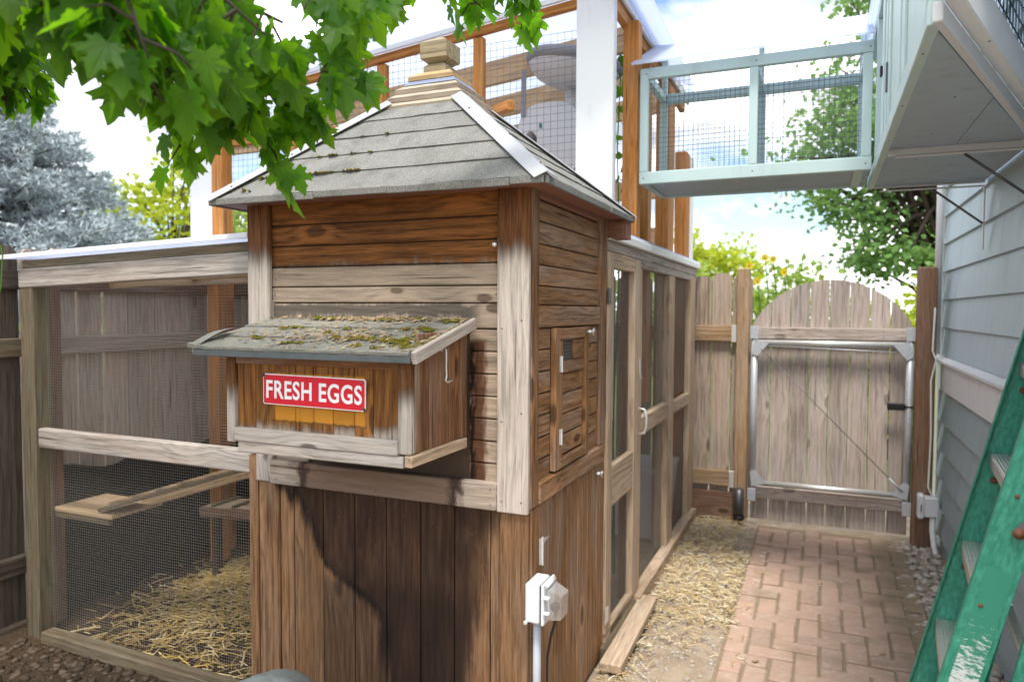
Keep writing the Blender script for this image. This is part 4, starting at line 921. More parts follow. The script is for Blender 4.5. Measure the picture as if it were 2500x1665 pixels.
# ------------------------------------------------------------------ house
HXW = 0.76
hs = thing('house', (1.6, 3.0, 0), 'grey blue clapboard house with white corner trim along the path', 'house')
mb = MB(); mb.box((HXW+.03, 1.2, -.02), (5.0, 5.66, 3.6)); mb.build('wall', 'inside', hs)
Y0H = 1.2
z = 1.262; k = 0
while z < 3.4:
    e = .186; mb = MB(); a, b = V((HXW-.001, Y0H, z)), V((HXW-.001, 5.66, z)); th = .022
    mb.hexa([(HXW-.016, Y0H, z), (HXW-.016, 5.655, z), (HXW+.004, 5.655, z+e+.02), (HXW+.004, Y0H, z+e+.02)], [(HXW+.006, Y0H, z), (HXW+.006, 5.655, z), (HXW+.026, 5.655, z+e+.02), (HXW+.026, Y0H, z+e+.02)])
    mb.build('siding_board', 'house', hs, origin=(HXW, 3.6, z)); z += e
z = 1.01 - .186*6
row = 0
while z < 1.0:
    y = 1.6 - (row % 2)*.35
    while y < 5.64:
        w = .72; y1 = min(y+w, 5.64)
        mb = MB(); e = .186; ya, yb = max(1.6, y)+.003, y1-.003
        mb.hexa([(HXW-.026, ya, z+.004), (HXW-.026, yb, z+.004), (HXW+.004, yb, z+e+.01), (HXW+.004, ya, z+e+.01)], [(HXW+.006, ya, z), (HXW+.006, yb, z), (HXW+.026, yb, z+e+.01), (HXW+.026, ya, z+e+.01)])
        mb.build('shingle', 'houselow', hs, origin=(HXW, (ya+yb)/2, z)); y += w
    z += .186; row += 1
slab('band_trim', hs, HXW-.030, HXW+.02, 1.6, 5.70, 1.035, 1.225, 'trimgrey', .004)
mb = MB(); mb.hexa([(HXW-.060, 1.6, 1.226), (HXW-.060, 5.72, 1.226), (HXW+.01, 5.72, 1.226), (HXW+.01, 1.6, 1.226)], [(HXW-.060, 1.6, 1.240), (HXW-.060, 5.72, 1.240), (HXW+.01, 5.72, 1.268), (HXW+.01, 1.6, 1.268)]); mb.build('drip_cap', 'trimgrey', hs)
slab('corner_trim', hs, HXW-.024, HXW+.03, 5.661, 5.78, .02, 3.6, 'white', .004)
slab('corner_trim', hs, HXW+.031, HXW+.14, 5.70, 5.765, .02, 3.6, 'white', .004)
mb = MB(); mb.tube([(HXW-.050, 5.60, 1.27), (HXW-.050, 5.60, 3.5)], .022, 12); mb.build('downpipe', 'whitepipe', hs, True)
mb = MB(); mb.box((HXW+.027, 1.2, 3.6), (5.0, 5.8, 3.75)); mb.build('eave', 'white', hs)

# switch box with pipe on the gate side of the house
sb = thing('switch_box', (.67, 5.40, 0), 'white exterior switch box with cable and curved pipe by the brown post', 'switch box')
slab('box', sb, .640, .722, 5.36, 5.438, .215, .345, 'plastic', .006); slab('cover', sb, .600, .6395, 5.352, 5.439, .200, .360, 'plastic', .010)
slab('switch', sb, .616, .622, 5.343, 5.3515, .25, .30, 'steel', .002)
mb = MB(); mb.tube([(.690, 5.39, .214), (.690, 5.385, .12), (.695, 5.34, .04), (.705, 5.28, -.02)], .017, 12); mb.build('pipe', 'whitepipe', sb, True)
mb = MB(); mb.tube([(.69, 5.40, .345), (.665, 5.43, .40), (.672, 5.425, .75), (.664, 5.43, 1.1), (.69, 5.43, 1.24), (.668, 5.432, 1.30), (.676, 5.432, 1.55), (.69, 5.52, 1.75)], .006, 8); mb.build('cable', 'whitepipe', sb, True)

# ------------------------------------------------------------------ boxed cat enclosure on the house wall
cb = thing('cat_enclosure', (.45, 3.1, 2.2), 'grey boxed cat walkway on steel brackets fixed to the house wall', 'cat enclosure')
ZB = 2.208
poly = [(.205, 1.86), (.70, 3.28), (.735, 3.30), (.735, 4.28), (.205, 4.28)]
def panel(pts, z0, z1, mat, name):
    mb = MB(); mb.hexa([(x, y, z0) for x, y in pts], [(x, y, z1) for x, y in pts]); return mb.build(name, mat, cb)
panel([(.235, 1.98), (.468, 2.65), (.468, 3.33), (.235, 3.33)], ZB, ZB+.012, 'ply', 'floor_panel')
panel([(.471, 2.66), (.69, 3.29), (.69, 3.33), (.471, 3.33)], ZB, ZB+.012, 'ply', 'floor_panel')
panel([(.235, 3.342), (.733, 3.342), (.733, 4.275), (.235, 4.275)], ZB, ZB+.012, 'ply', 'floor_panel')
slab('joist', cb, .232, .735, 3.325, 3.345, ZB-.028, ZB-.001, 'trimgrey', .002)
slab('edge_board', cb, .205, .234, 1.90, 4.30, ZB-.012, ZB+.045, 'teal', .003)
slab('edge_board', cb, .236, .735, 4.276, 4.30, ZB-.01, ZB+.05, 'trimgrey', .003)
nd = V((.495, 1.42, 0)).normalized(); nn = V((nd.y, -nd.x, 0))
a, b = V((.222, 1.88, 0)), V((.72, 3.305, 0))
board('edge_board', cb, a + V((0, 0, ZB+.010)), b + V((0, 0, ZB+.010)), .045, .022, nn, 'trimgrey', .003)
board('beam', cb, a + nn*.028 + V((0, 0, ZB+.085)), b + nn*.028 + V((0, 0, ZB+.085)), .105, .04, nn, 'white', .004)
board('post', cb, V((.225, 1.86, ZB+.03)) + nn*.028, V((.225, 1.86, ZB+.72)) + nn*.028, .05, .05, nn, 'white', .004)
grid_mesh('black_mesh', cb, a + nn*.055 + V((0, 0, ZB+.13)), nd, (0, 0, 1), 1.48, .55, .050, .0013, 'wire_black')
grid_mesh('black_mesh', cb, a + nn*.004 + V((0, 0, ZB+.13)), nd, (0, 0, 1), 1.48, .55, .055, .0012, 'wire_black')
board('beam', cb, a + V((0, 0, ZB+.70)), b + V((0, 0, ZB+.70)), .06, .04, nn, 'white', .004)
# teal wall towards the path
for y0, y1 in ((1.90, 1.955), (2.45, 2.54), (2.60, 2.67), (3.00, 3.07), (3.14, 3.20), (3.30, 3.40), (3.70, 3.765)):
    slab('stile', cb, .206, .238, y0, y1, ZB+.046, ZB+.66, 'teal', .003)
for y0, y1 in ((1.957, 2.448), (2.672, 2.998)): slab('side_panel', cb, .214, .226, y0, y1, ZB+.047, ZB+.655, 'teal', .002)
slab('top_rail', cb, .204, .240, 1.90, 4.30, ZB+.662, ZB+.71, 'teal', .003)
slab('latch', cb, .196, .205, 3.33, 3.36, ZB+.30, ZB+.34, 'black', .003); slab('hinge', cb, .199, .2055, 3.06, 3.075, ZB+.16, ZB+.27, 'steel', .002)
mb = MB(); q = [V((.17, 1.8, ZB+.715)), V((.17, 4.34, ZB+.715)), V((.74, 4.34, ZB+.80)), V((.74, 1.8, ZB+.80))]; mb.hexa(q, [p + V((0, 0, .012)) for p in q]); mb.build('roof_sheet', 'poly', cb)
for y in (4.235, 3.335):
    br = thing('bracket', (.72, y, 1.95), 'steel wall bracket bracing the %s of the boxed cat walkway' % ('gate-side end' if y > 4 else 'middle'), 'bracket')
    slab('wall_leg', br, .722, .728, y-.012, y+.012, 1.86, ZB-.030, 'trimgrey', .001); slab('arm', br, .26, .72, y-.012, y+.012, ZB-.036, ZB-.030, 'trimgrey', .001)
    mb = MB(); mb.tube([(.722, y, 1.99), (.50, y, ZB-.037)], .0055, 8); mb.build('brace', 'steel', br, True)

# ------------------------------------------------------------------ teal bridge tunnel
tn = thing('cat_tunnel', (-.35, 4.0, 2.2), 'pale teal framed wire mesh cat tunnel bridging the path overhead', 'cat tunnel')
TX0, TX1, TY0, TY1 = -.892, .196, 3.76, 4.285
def tl(name, x0, x1, y0, y1, z0, z1): return slab(name, tn, x0, x1, y0, y1, z0, z1, 'teal', .003)
for y in (TY0, TY1-.035):
    tl('bottom_rail', TX0, TX1, y, y+.035, ZB, ZB+.062); tl('top_rail', TX0+.04, TX1, y, y+.035, 2.745, 2.800)
    for x in (TX0, -.352, TX1-.045): tl('post', x, x+.042, y+.001, y+.034, ZB+.063, 2.744 if x > TX0 else 2.80)
for x in (TX0+.002, -.350, TX1-.04): tl('cross_rail', x, x+.036, TY0+.036, TY1-.036, 2.752, 2.795)
slab('floor_panel', tn, TX0+.01, TX1-.004, TY0+.036, TY1-.036, ZB+.012, ZB+.024, 'ply', .002)
tl('cross_rail', TX0+.002, TX0+.035, TY0+.036, TY1-.036, ZB+.001, ZB+.011); tl('cross_rail', TX1-.075, TX1-.03, TY0+.036, TY1-.036, ZB+.001, ZB+.011)
for y in (TY0+.040, TY1-.04): grid_mesh('wire_mesh', tn, (TX0+.04, y, ZB+.063), (1, 0, 0), (0, 0, 1), TX1-TX0-.08, .70-.17, .0254, .0011, 'wire_dark')
mb = MB(); q = [V((TX0-.03, TY0-.07, 2.802)), V((TX1+.0, TY0-.07, 2.802)), V((TX1+.0, TY1+.06, 3.12)), V((TX0-.03, TY1+.06, 3.12))]; mb.hexa(q, [p + V((0, 0, .010)) for p in q]); mb.build('roof_sheet', 'poly', tn)
for x in (-.330, ): board('roof_batten', tn, (x, TY0-.05, 2.818), (x, TY1+.05, 3.128), .04, .008, (0, -.45, 1), 'polyedge', .002)
tl('roof_rail', TX0, TX1, TY1-.034, TY1-.002, 3.035, 3.075)
for x in (TX0+.01, -.35, TX1-.04): tl('post', x, x+.03, TY1-.033, TY1-.003, 2.801, 3.034)

# ------------------------------------------------------------------ large cat patio above the run
ct = thing('cat_patio', (-2.3, 4.4, 0), 'tall oiled cedar cat patio with white corner boards and clear roof', 'cat enclosure')
YC, CX0, CX1, CYB = 3.50, -3.74, -.962, 5.42
def zr(x): return 3.10 + .105*(x + 1.157)
slab('corner_board', ct, -1.152, -.962, YC-.010, YC+.010, 1.0, 3.35, 'white', .003); slab('corner_board', ct, -.980, -.9605, YC+.0105, YC+.05, 1.0, 3.35, 'trimgrey', .003)
slab('corner_board', ct, -3.744, -3.56, YC-.010, YC+.010, 0.0, 2.95, 'white', .003)
slab('post', ct, -3.559, -3.47, YC-.01, YC+.078, .0, 2.80, 'cedar', .004)
def cpost(x0, x1, y0, y1, z1, z0=0.0): return slab('post', ct, x0, x1, y0, y1, z0, z1, 'cedar', .004)
cpost(-.988, -.906, 3.775, 3.857, 3.06); cpost(-1.045, -.957, 4.27, 4.36, 3.06, 1.0); cpost(-1.03, -.942, 4.80, 5.0, 3.04); cpost(-1.02, -.935, 5.42, 5.60, 2.72); slab('corner_board', ct, -.934, -.922, 5.56, 5.68, .9, 2.70, 'white', .002)
board('side_beam', ct, (-.985, 3.53, 3.085), (-.985, 5.5, 3.06), .085, .04, SN, 'cedar', .004)
for x in (-1.705, -2.31, -2.95): slab('stud', ct, x-.03, x+.03, YC+.012, YC+.05, 1.98, zr(x)-.05, 'cedar', .003)
board('top_beam', ct, (-3.56, YC+.02, zr(-3.56)-.02), (-1.152, YC+.02, zr(-1.152)-.02), .042, .04, FN, 'cedar', .003)
board('rail', ct, (-3.55, YC+.055, 2.60), (-1.90, YC+.055, 2.60), .05, .04, FN, 'cedar', .004)
board('rail', ct, (-3.55, YC+.07, 2.55), (-1.90, YC+.07, 2.55), .045, .03, FN, 'pine', .003)
board('arm', ct, (-1.78, 3.63, 2.60), (-1.44, 3.34, 2.565), .05, .05, (0, 0, 1), 'cedar', .004)
grid_mesh('wire_mesh', ct, (-3.55, YC+.0525, 1.99), (1, 0, 0), (0, 0, 1), 2.40, .86, .038, .0012, 'wire_dark')
grid_mesh('wire_mesh', ct, (-2.45, YC+.0525, 2.85), (1, 0, 0), (0, 0, 1), 1.30, .12, .038, .0012, 'wire_dark')
for y in (4.02, 4.62, 5.30): 
    board('rafter', ct, (-3.6, y, zr(-3.6)-.055), (-1.03, y, zr(-1.03)-.055), .14, .038, FN, 'pine', .004)
board('rail', ct, (-3.6, 5.40, 2.45), (-1.05, 5.40, 2.45), .14, .03, FN, 'pine', .004)
board('rail', ct, (-3.6, 5.40, 2.10), (-1.05, 5.40, 2.10), .14, .03, FN, 'pine', .004)
slab('floor', ct, -3.54, -1.06, 3.56, 5.39, 1.98, 2.0, 'pine', .003)
mb = MB(); q = [V((-3.78, YC-.30, zr(-3.78)+.02)), V((-.90, YC-.30, zr(-.90)+.02)), V((-.90, 5.6, zr(-.90)+.03)), V((-3.78, 5.6, zr(-3.78)+.03))]; mb.hexa(q, [p + V((0, 0, .012)) for p in q]); mb.build('roof_sheet', 'poly', ct)
board('roof_edge', ct, (-3.78, YC-.02, zr(-3.78)+.012), (-1.153, YC-.02, zr(-1.153)+.012), .03, .02, FN, 'white', .002)
mb = MB(); q = [V((-.955, 3.3, 3.16)), V((-.80, 3.3, 3.10)), V((-.80, 4.9, 3.02)), V((-.955, 4.9, 3.08))]; mb.hexa(q, [p + V((0, 0, .01)) for p in q]); mb.build('roof_sheet', 'poly', ct)
board('roof_edge', ct, (-.945, 3.3, 3.13), (-.945, 5.5, 3.10), .06, .018, SN, 'trimgrey', .003)

# cat tree inside
cf = thing('cat_tree', (-1.5, 4.05, 2.0), 'grey plush cat tree with round bed and arched cave behind wire mesh', 'cat tree')
mb = MB(); mb.lathe([(.20, 0), (.20, .03)], (-1.44, 4.05, 2.0), 28); mb.build('base', 'plush', cf, True)
for x, z0, z1 in ((-1.36, 2.03, 2.90),): 
    mb = MB(); mb.lathe([(.042, 0), (.042, z1-z0)], (x, 4.05, z0), 18); mb.build('post', 'plush', cf, True)
def rounded_solid(x0, x1, y0, y1, z0, z1, r, mat, name):
    mb = MB(); q = rrect(x0, x1, z0, z1, r, 8); mb.hexa([(x, y0, z) for x, z in q], [(x, y1, z) for x, z in q][:]); return mb.build(name, mat, cf)
# cave body: arch shell with a hole
mb = MB(); N = 28
outer = [(-1.45 + .19*math.copysign(abs(math.cos(a))**.7, math.cos(a)), 2.50 + (.23 if math.sin(a) > 0 else .20)*math.copysign(abs(math.sin(a))**.6, math.sin(a))) for a in [2*math.pi*i/N for i in range(N)]]
inner = [(-1.555 + .042*math.cos(a), 2.50 + .072*math.sin(a)) for a in [2*math.pi*i/N for i in range(N)]]
for i in range(N):
    j = (i+1) % N; o0, o1, i0, i1 = outer[i], outer[j], inner[i], inner[j]
    f = lambda p, y: V((p[0], y, p[1]))
    mb.poly([f(o0, 3.90), f(i0, 3.89), f(i1, 3.89), f(o1, 3.90)]); mb.poly([f(o0, 3.90), f(o1, 3.90), f(o1, 4.22), f(o0, 4.22)]); mb.poly([f(i1, 3.89), f(i0, 3.89), f(i0, 4.10), f(i1, 4.10)])
    mb.poly([f(o1, 4.22), f(i1, 4.22), f(i0, 4.22), f(o0, 4.22)])
mb.build('cave', 'plush', cf, True)
mb = MB(); mb.poly([(x, 4.11, z) for x, z in inner]); mb.build('cave_lining', 'plushdark', cf)
mt = Matrix.Rotation(R(10), 3, 'Y')
mb = MB(); mb.lathe([(.02, -.06), (.11, -.055), (.205, -.02), (.25, .02), (.266, .055), (.26, .085), (.235, .09), (.22, .05), (.14, .0), (.02, -.02)], (-1.36, 4.05, 2.89), 36, mt); mb.build('bed', 'plush', cf, True)
mb = MB(); mb.tube([V((-1.36, 4.05, 2.89)) + mt @ V((.25*math.cos(a), .25*math.sin(a), .08)) for a in [2*math.pi*i/36 for i in range(37)]], .035, 10); mb.build('bed_rim', 'plushdark', cf, True)
board('strap', cf, (-1.60, 3.90, 2.93), (-1.60, 3.89, 2.66), .03, .012, FN, 'plushdark', .003)
slab('tag', cf, -1.50, -1.484, 3.885, 3.889, 2.585, 2.61, 'green', .001)

# ------------------------------------------------------------------ green stepladder leaning folded against the house
ld_ = thing('stepladder', (.25, 2.55, 0), 'scuffed green fibreglass stepladder with aluminium treads leaning on the house', 'ladder')
wv = V((.09, .996, 0)).normalized(); fv = V((wv.y, -wv.x, 0))       # width axis (away), depth axis (towards the house)
O = V((.404, 2.317, .775))                                         # tread nose at the camera-side rail
def lpnt(w, z, d=0.0): return O + wv*w + fv*((z-.775)*.24 + d) + V((0, 0, z-.775))
axis = (lpnt(0, 1) - lpnt(0, 0)).normalized(); face = wv.cross(axis).normalized()
if face.dot(fv) > 0: face = -face                                   # towards the climber
ZT = 1.60
def channel(name, w_out, sgn, zb, zt, depth, d0, mat, parent, slope=None, flange=.028):
    """C-channel rail: web at w_out, flanges turned inwards (sgn along the width)"""
    f = (lambda w, z, d: lpnt(w, z, d)) if slope is None else slope
    a, b = f(w_out, zb, d0), f(w_out, zt, d0); ax = (b-a).normalized(); nn_ = -wv*sgn
    dd = (fv - ax*fv.dot(ax)).normalized()
    o = board(name, parent, a + dd*depth/2, b + dd*depth/2, depth, .0045, nn_, mat, .0015)
    for k in (0.002, depth-.002): board('flange', o, a + dd*k + wv*sgn*(flange/2+.0024), b + dd*k + wv*sgn*(flange/2+.0024), flange, .0045, dd, mat, .0015)
    return o
r1 = channel('rail', -.052, 1, -.0, ZT, .098, -.024, 'green', ld_)
r2 = channel('rail', .535, -1, -.0, ZT, .088, -.020, 'green', ld_)
rs_ = lambda w, z, d: O + wv*w + fv*(.128 + (z-.775)*.19 + d) + V((0, 0, z-.775))
channel('rear_rail', -.040, 1, .0, 1.40, .045, 0, 'green', ld_, rs_, .022); channel('rear_rail', .520, -1, .0, 1.40, .045, 0, 'green', ld_, rs_, .022)
for z in (.185, .49, .775, 1.08, 1.385):
    a, b = lpnt(-.047, z, .0), lpnt(.530, z, .0)
    tr = board('tread', ld_, a + fv*.041, b + fv*.041, .080, .004, (0, 0, 1), 'aluminium', .001)
    for k in range(8): board('rib', tr, a + fv*(.004+k*.0105) + V((0, 0, .003)), b + fv*(.004+k*.0105) + V((0, 0, .003)), .0045, .0022, (0, 0, 1), 'aluminium', .0006)
    board('nose', tr, a + V((0, 0, -.022)), b + V((0, 0, -.022)), .040, .003, fv, 'aluminium', .001)
    for w_, s_ in ((-.055, -1), ):
        mb = MB(); p = lpnt(w_, z-.012, .012); mb.lathe([(.006, 0), (.006, .002), (.003, .0045)], p, 10, (wv*s_).to_track_quat('Z', 'Y').to_matrix()); mb.build('rivet', 'rust', ld_)
    mb = MB(); p = lpnt(.531, z-.09, .035); mb.lathe([(.011, 0), (.011, .002), (.005, .006)], p, 12, (-wv).to_track_quat('Z', 'Y').to_matrix()); mb.build('bolt', 'rust', ld_)
for z in (.30, .62, .94, 1.25): board('rear_bar', ld_, rs_(-.035, z, .022), rs_(.515, z, .022), .025, .02, (0, 0, 1), 'aluminium', .003)
pv = lpnt(-.062, .972, .040); spr = pv + fv*.12 + V((0, 0, .17))
sp = board('spreader', ld_, pv - (spr-pv).normalized()*.012, spr + (spr-pv)*.9, .026, .004, -wv, 'steel', .0015)
mb = MB(); mb.lathe([(.015, 0), (.015, .002), (.009, .003), (.008, .010), (.003, .012)], pv - wv*.0025, 14, (-wv).to_track_quat('Z', 'Y').to_matrix()); mb.build('pivot_bolt', 'rust', ld_, True)
a, b = lpnt(-.0555, .43, .030), lpnt(-.0555, .865, .030)
board('sticker_residue', ld_, a, b, .064, .0008, -wv, 'sticker', .0003)
board('top_cap', ld_, lpnt(-.06, ZT+.012, .03), lpnt(.545, ZT+.012, .03), .13, .025, (0, 0, 1), 'green', .004)

# ------------------------------------------------------------------ grey tub lid showing at the foot of the coop
tbb = thing('plastic_tub', (-1.56, 1.74, 0), 'grey green plastic tub with wavy lid at the foot of the coop front', 'tub')
mb = MB(); mb.lathe([(.12, 0), (.135, .32), (.138, .33)], (-1.56, 1.74, -.01), 30); mb.build('body', 'tub', tbb, True)
mb = MB(); seg = 40
prof = [(.15, .315), (.156, .33), (.15, .345), (.12, .365), (.05, .403), (.015, .406)]
k = len(mb.v)
for (r, z) in prof:
    for j in range(seg): a = 2*math.pi*j/seg; wv_ = .012*math.sin(a*4+.6)*(r/.2); mb.v.append((-1.56 + r*math.cos(a), 1.74 + r*math.sin(a), z + wv_))
for i in range(len(prof)-1):
    for j in range(seg): a = i*seg+j; b = i*seg+(j+1) % seg; mb.f.append([a, b, b+seg, a+seg])
mb.f.append([(len(prof)-1)*seg+j for j in range(seg)]); mb.build('lid', 'tub', tbb, True)

# ------------------------------------------------------------------ straw, stones, soil
def straw_mesh(name, n, place, label, lmin=.03, lmax=.11, w=.0022, mat='straw'):
    mb = MB()
    for _ in range(n):
        x, y, z = place(); a = rnd.uniform(0, 6.283); l = rnd.uniform(lmin, lmax)/2; el = rnd.gauss(0, .16)
        d = V((math.cos(a)*math.cos(el), math.sin(a)*math.cos(el), math.sin(el))); s_ = V((-d.y, d.x, 0)).normalized()*w*rnd.uniform(.6, 1.5); u = V((0, 0, w*.9)); c = V((x, y, z)); k = V((rnd.gauss(0, .004), rnd.gauss(0, .004), rnd.uniform(0, .006)))
        p0, p1, p2 = c - d*l, c + k, c + d*l; kk = len(mb.v)
        for p in (p0, p1, p2): mb.v += [tuple(p - s_), tuple(p + u), tuple(p + s_)]
        for q in (0, 3): mb.f += [[kk+q, kk+q+1, kk+q+4, kk+q+3], [kk+q+1, kk+q+2, kk+q+5, kk+q+4], [kk+q+2, kk+q, kk+q+3, kk+q+5]]
    o = mb.build(name, mat, None, origin=(0, 0, 0)); return tag(o, label, 'straw', kind='stuff')
def path_straw():
    while True:
        y = rnd.uniform(2.75, 5.55); x = rnd.uniform(-.84, -.28)
        edge = -.46 + .10*mnoise.noise(V((y*1.8, 0, 5))) + (.06 if 3.6 < y < 4.8 else -.04)
        if x < edge or rnd.random() < .06:
            bare = math.exp(-(((x+.58)/.20)**2 + ((y-3.15)/.34)**2))
            if rnd.random() < bare*.97: continue
            if y < 3.6 and rnd.random() < .45 and x > -.74: continue
            return x, y, max(0, ground_z(x, y)) + rnd.uniform(.003, .022)
straw_mesh('path_straw', 2300, path_straw, 'yellow straw strewn on the ground beside the brick path', .012, .070, .0019)
def pile_z(x, y): return .19*math.exp(-(((x+2.72)/.36)**2 + ((y-3.02)/.30)**2)) + .05*math.exp(-(((x+2.5)/.3)**2 + ((y-2.6)/.25)**2))
def run_straw():
    if rnd.random() < .84:
        x, y = rnd.gauss(-2.66, .27), rnd.gauss(2.98, .27)
    else: x, y = rnd.uniform(-3.3, -2.06), rnd.uniform(2.27, 3.2)
    x = max(-3.5, min(-2.06, x)); y = max(2.27, y)
    return x, y, max(0, ground_z(x, y)) + pile_z(x, y) + rnd.uniform(.0, .02)
straw_mesh('pen_straw', 3800, run_straw, 'golden straw heaped on the floor of the low wire run', .03, .13, .0026, 'strawgold')
mb = MB(); n = 30
for i in range(n):
    for j in range(n):
        f = lambda i, j: (lambda x, y: (x, y, -.03 + pile_z(x, y) + .008*mnoise.noise(V((x*14, y*14, 0)))))(-3.5 + 1.44*i/n, 2.3 + 1.9*j/n)
        mb.poly([f(i, j), f(i+1, j), f(i+1, j+1), f(i, j+1)])
tag(mb.build('bedding', 'dirt', None, True, origin=(0, 0, 0)), kind='structure')

ICO = None
def stones(name, n, place, mat, rmin, rmax, label, cat):
    t_ = (1+5**.5)/2; iv = [V(v).normalized() for v in [(-1,t_,0),(1,t_,0),(-1,-t_,0),(1,-t_,0),(0,-1,t_),(0,1,t_),(0,-1,-t_),(0,1,-t_),(t_,0,-1),(t_,0,1),(-t_,0,-1),(-t_,0,1)]]
    ifc = [(0,11,5),(0,5,1),(0,1,7),(0,7,10),(0,10,11),(1,5,9),(5,11,4),(11,10,2),(10,7,6),(7,1,8),(3,9,4),(3,4,2),(3,2,6),(3,6,8),(3,8,9),(4,9,5),(2,4,11),(6,2,10),(8,6,7),(9,8,1)]
    mb = MB()
    for _ in range(n):
        x, y, z = place(); r = rmin + (rmax-rmin)*rnd.random()**2.5; k = len(mb.v); sx, sy, sz = rnd.uniform(.7, 1.4), rnd.uniform(.7, 1.3), rnd.uniform(.4, .8); ro = Matrix.Rotation(rnd.uniform(0, 6.28), 3, 'Z')
        for v in iv: q = v*rnd.uniform(.8, 1.2); mb.v.append(tuple(V((x, y, z + r*.15)) + ro @ V((q.x*sx, q.y*sy, q.z*sz))*r))
        mb.f += [[k+a for a in f] for f in ifc]
    return tag(mb.build(name, mat, None, True, origin=(0, 0, 0)), label, cat, kind='stuff')
stones('gravel', 1500, lambda: (lambda x, y: (x, y, max(-.01, ground_z(x, y))))(rnd.uniform(.44, .72), rnd.uniform(1.8, 5.5)), 'stone', .006, .030, 'grey and tan gravel strip between brick path and house', 'gravel')
stones('small_stones', 2200, lambda: (lambda x, y: (x, y, ground_z(x, y)))(rnd.uniform(-.84, -.36), rnd.uniform(2.5, 5.5)), 'stone', .003, .013, 'small stones among the straw beside the path', 'stones')
stones('soil_clods', 3200, lambda: (lambda x, y: (x, y, ground_z(x, y)))(rnd.uniform(-3.5, -1.62), rnd.uniform(1.2, 2.2)), 'clod', .004, .022, 'dark crumbly soil clods in front of the low wire run', 'soil')
# fallen leaves on the bricks
for i, (x, y) in enumerate(((-.21, 3.02), (-.24, 3.30), (.02, 4.4), (.28, 3.6))):
    mb = MB(); a = rnd.uniform(0, 6.28); d = V((math.cos(a), math.sin(a), 0))*.016; e = V((-d.y, d.x, 0))*.45; c = V((x, y, .011))
    mb.hexa([c - d, c + e*.9 - d*.2, c + d, c - e*.9 - d*.1], [p + V((0, 0, .003)) for p in (c - d, c + e - d*.2, c + d + V((0, 0, .004)), c - e - d*.1)])
    tag(mb.build('fallen_leaf', 'litter', None, origin=(x, y, .008)), 'small dry yellow leaf lying on the brick path', 'leaf', 'dry leaves on the brick path')
# tiny weed on the bare soil
wd = MB()
for k in range(9):
    a = k*.7; d = V((math.cos(a), math.sin(a), .5))*.012; e = V((-math.sin(a), math.cos(a), 0))*.005; c = V((-.50, 2.93, .002)); wd.poly([c, c + d*.6 + e, c + d*1.3, c + d*.6 - e])
tag(wd.build('weed', 'leafvine', None, origin=(-.50, 2.93, 0)), 'tiny green weed growing in bare soil beside the bricks', 'weed')

# ------------------------------------------------------------------ trees
def blob_leaf(mb, c, r, dirv=None):
    d = V((rnd.gauss(0, 1), rnd.gauss(0, 1), rnd.gauss(0, .7))).normalized() if dirv is None else dirv; s_ = d.cross(V((rnd.gauss(0, 1), rnd.gauss(0, 1), rnd.gauss(0, 1)))).normalized()*r*.42; fo = d.cross(s_).normalized()*r*.12
    mb.poly([c, c + d*r*.45 + s_ + fo, c + d*r]); mb.poly([c, c + d*r, c + d*r*.45 - s_ + fo])
def tree(name, label, base, top, trunk_r, clusters, nleaf, leaf_r, mat, cl_r, group=None, bark='bark', cat='tree'):
    o = thing(name, base, label, cat, group); mb = MB(); b, t_ = V(base), V(top)
    mb.tube([b + V((0, 0, -.1)), b.lerp(t_, .35) + V((.05, .04, 0)), b.lerp(t_, .7), t_], trunk_r, 9, trunk_r*.3)
    for c in clusters:
        f = rnd.uniform(.3, .85); a = b.lerp(t_, f); c = V(c); mid = a.lerp(c, .5) + V((0, 0, (c-a).length*.1)); mb.tube([a, mid, c], trunk_r*.32, 6, trunk_r*.06)
    mb.build('trunk', bark, o, True)
    lv = MB()
    for c in clusters:
        c = V(c); r = cl_r*rnd.uniform(.6, 1.25)
        for _ in range(nleaf):
            q = V((rnd.gauss(0, 1), rnd.gauss(0, 1), rnd.gauss(0, .75)))*r*.55; blob_leaf(lv, c + q, leaf_r*rnd.uniform(.6, 1.2))
    tag(lv.build('crown', mat, o), kind='stuff'); return o
def ell(c, r, n, shell=.55):
    out = []
    while len(out) < n:
        p = V((rnd.uniform(-1, 1), rnd.uniform(-1, 1), rnd.uniform(-1, 1)))
        if shell < p.length < 1: out.append((c[0]+p.x*r[0], c[1]+p.y*r[1], c[2]+p.z*r[2]))
    return out
tree('broadleaf_tree', 'leafy mid green tree rising behind the arched gate and the house', (1.6, 10.2, 0), (1.3, 10.1, 4.2), .14, ell((.95, 10.0, 3.35), (1.15, 1.0, 1.55), 62, .35) + ell((.25, 9.8, 3.7), (.8, .7, .8), 12, .2) + ell((.75, 9.9, 5.5), (.7, .6, .6), 12, .2), 120, .09, 'leafgreen', .34)
tree('broadleaf_tree', 'yellow green tree with airy crown between the spruce and the cat patio', (-10.6, 9.4, 0), (-10.5, 9.4, 3.2), .10, ell((-10.5, 9.4, 3.0), (1.0, 1.1, 1.45), 46, .3), 75, .13, 'leafyellow', .36)
tree('broadleaf_tree', 'bright lime tree beside the white corner board of the cat patio', (-12.0, 12.4, 0), (-12.0, 12.4, 3.4), .14, ell((-12.2, 12.3, 2.6), (1.6, 1.6, 1.35), 70, .3), 85, .15, 'leaflime', .42)
tree('broadleaf_tree', 'pale olive tree far behind the fence beside the gate', (-3.1, 19.0, 0), (-3.1, 19.0, 3.2), .12, ell((-3.0, 19.0, 2.75), (1.5, 1.2, .75), 34, .2), 70, .16, 'leafyellow', .4)
def bush(label, c, r, n, nl, lr, mat, cl): return tree('shrub', label, (c[0], c[1], 0), (c[0], c[1], c[2]), .03, ell(c, r, n, .3), nl, lr, mat, cl, group=None, cat='shrub')
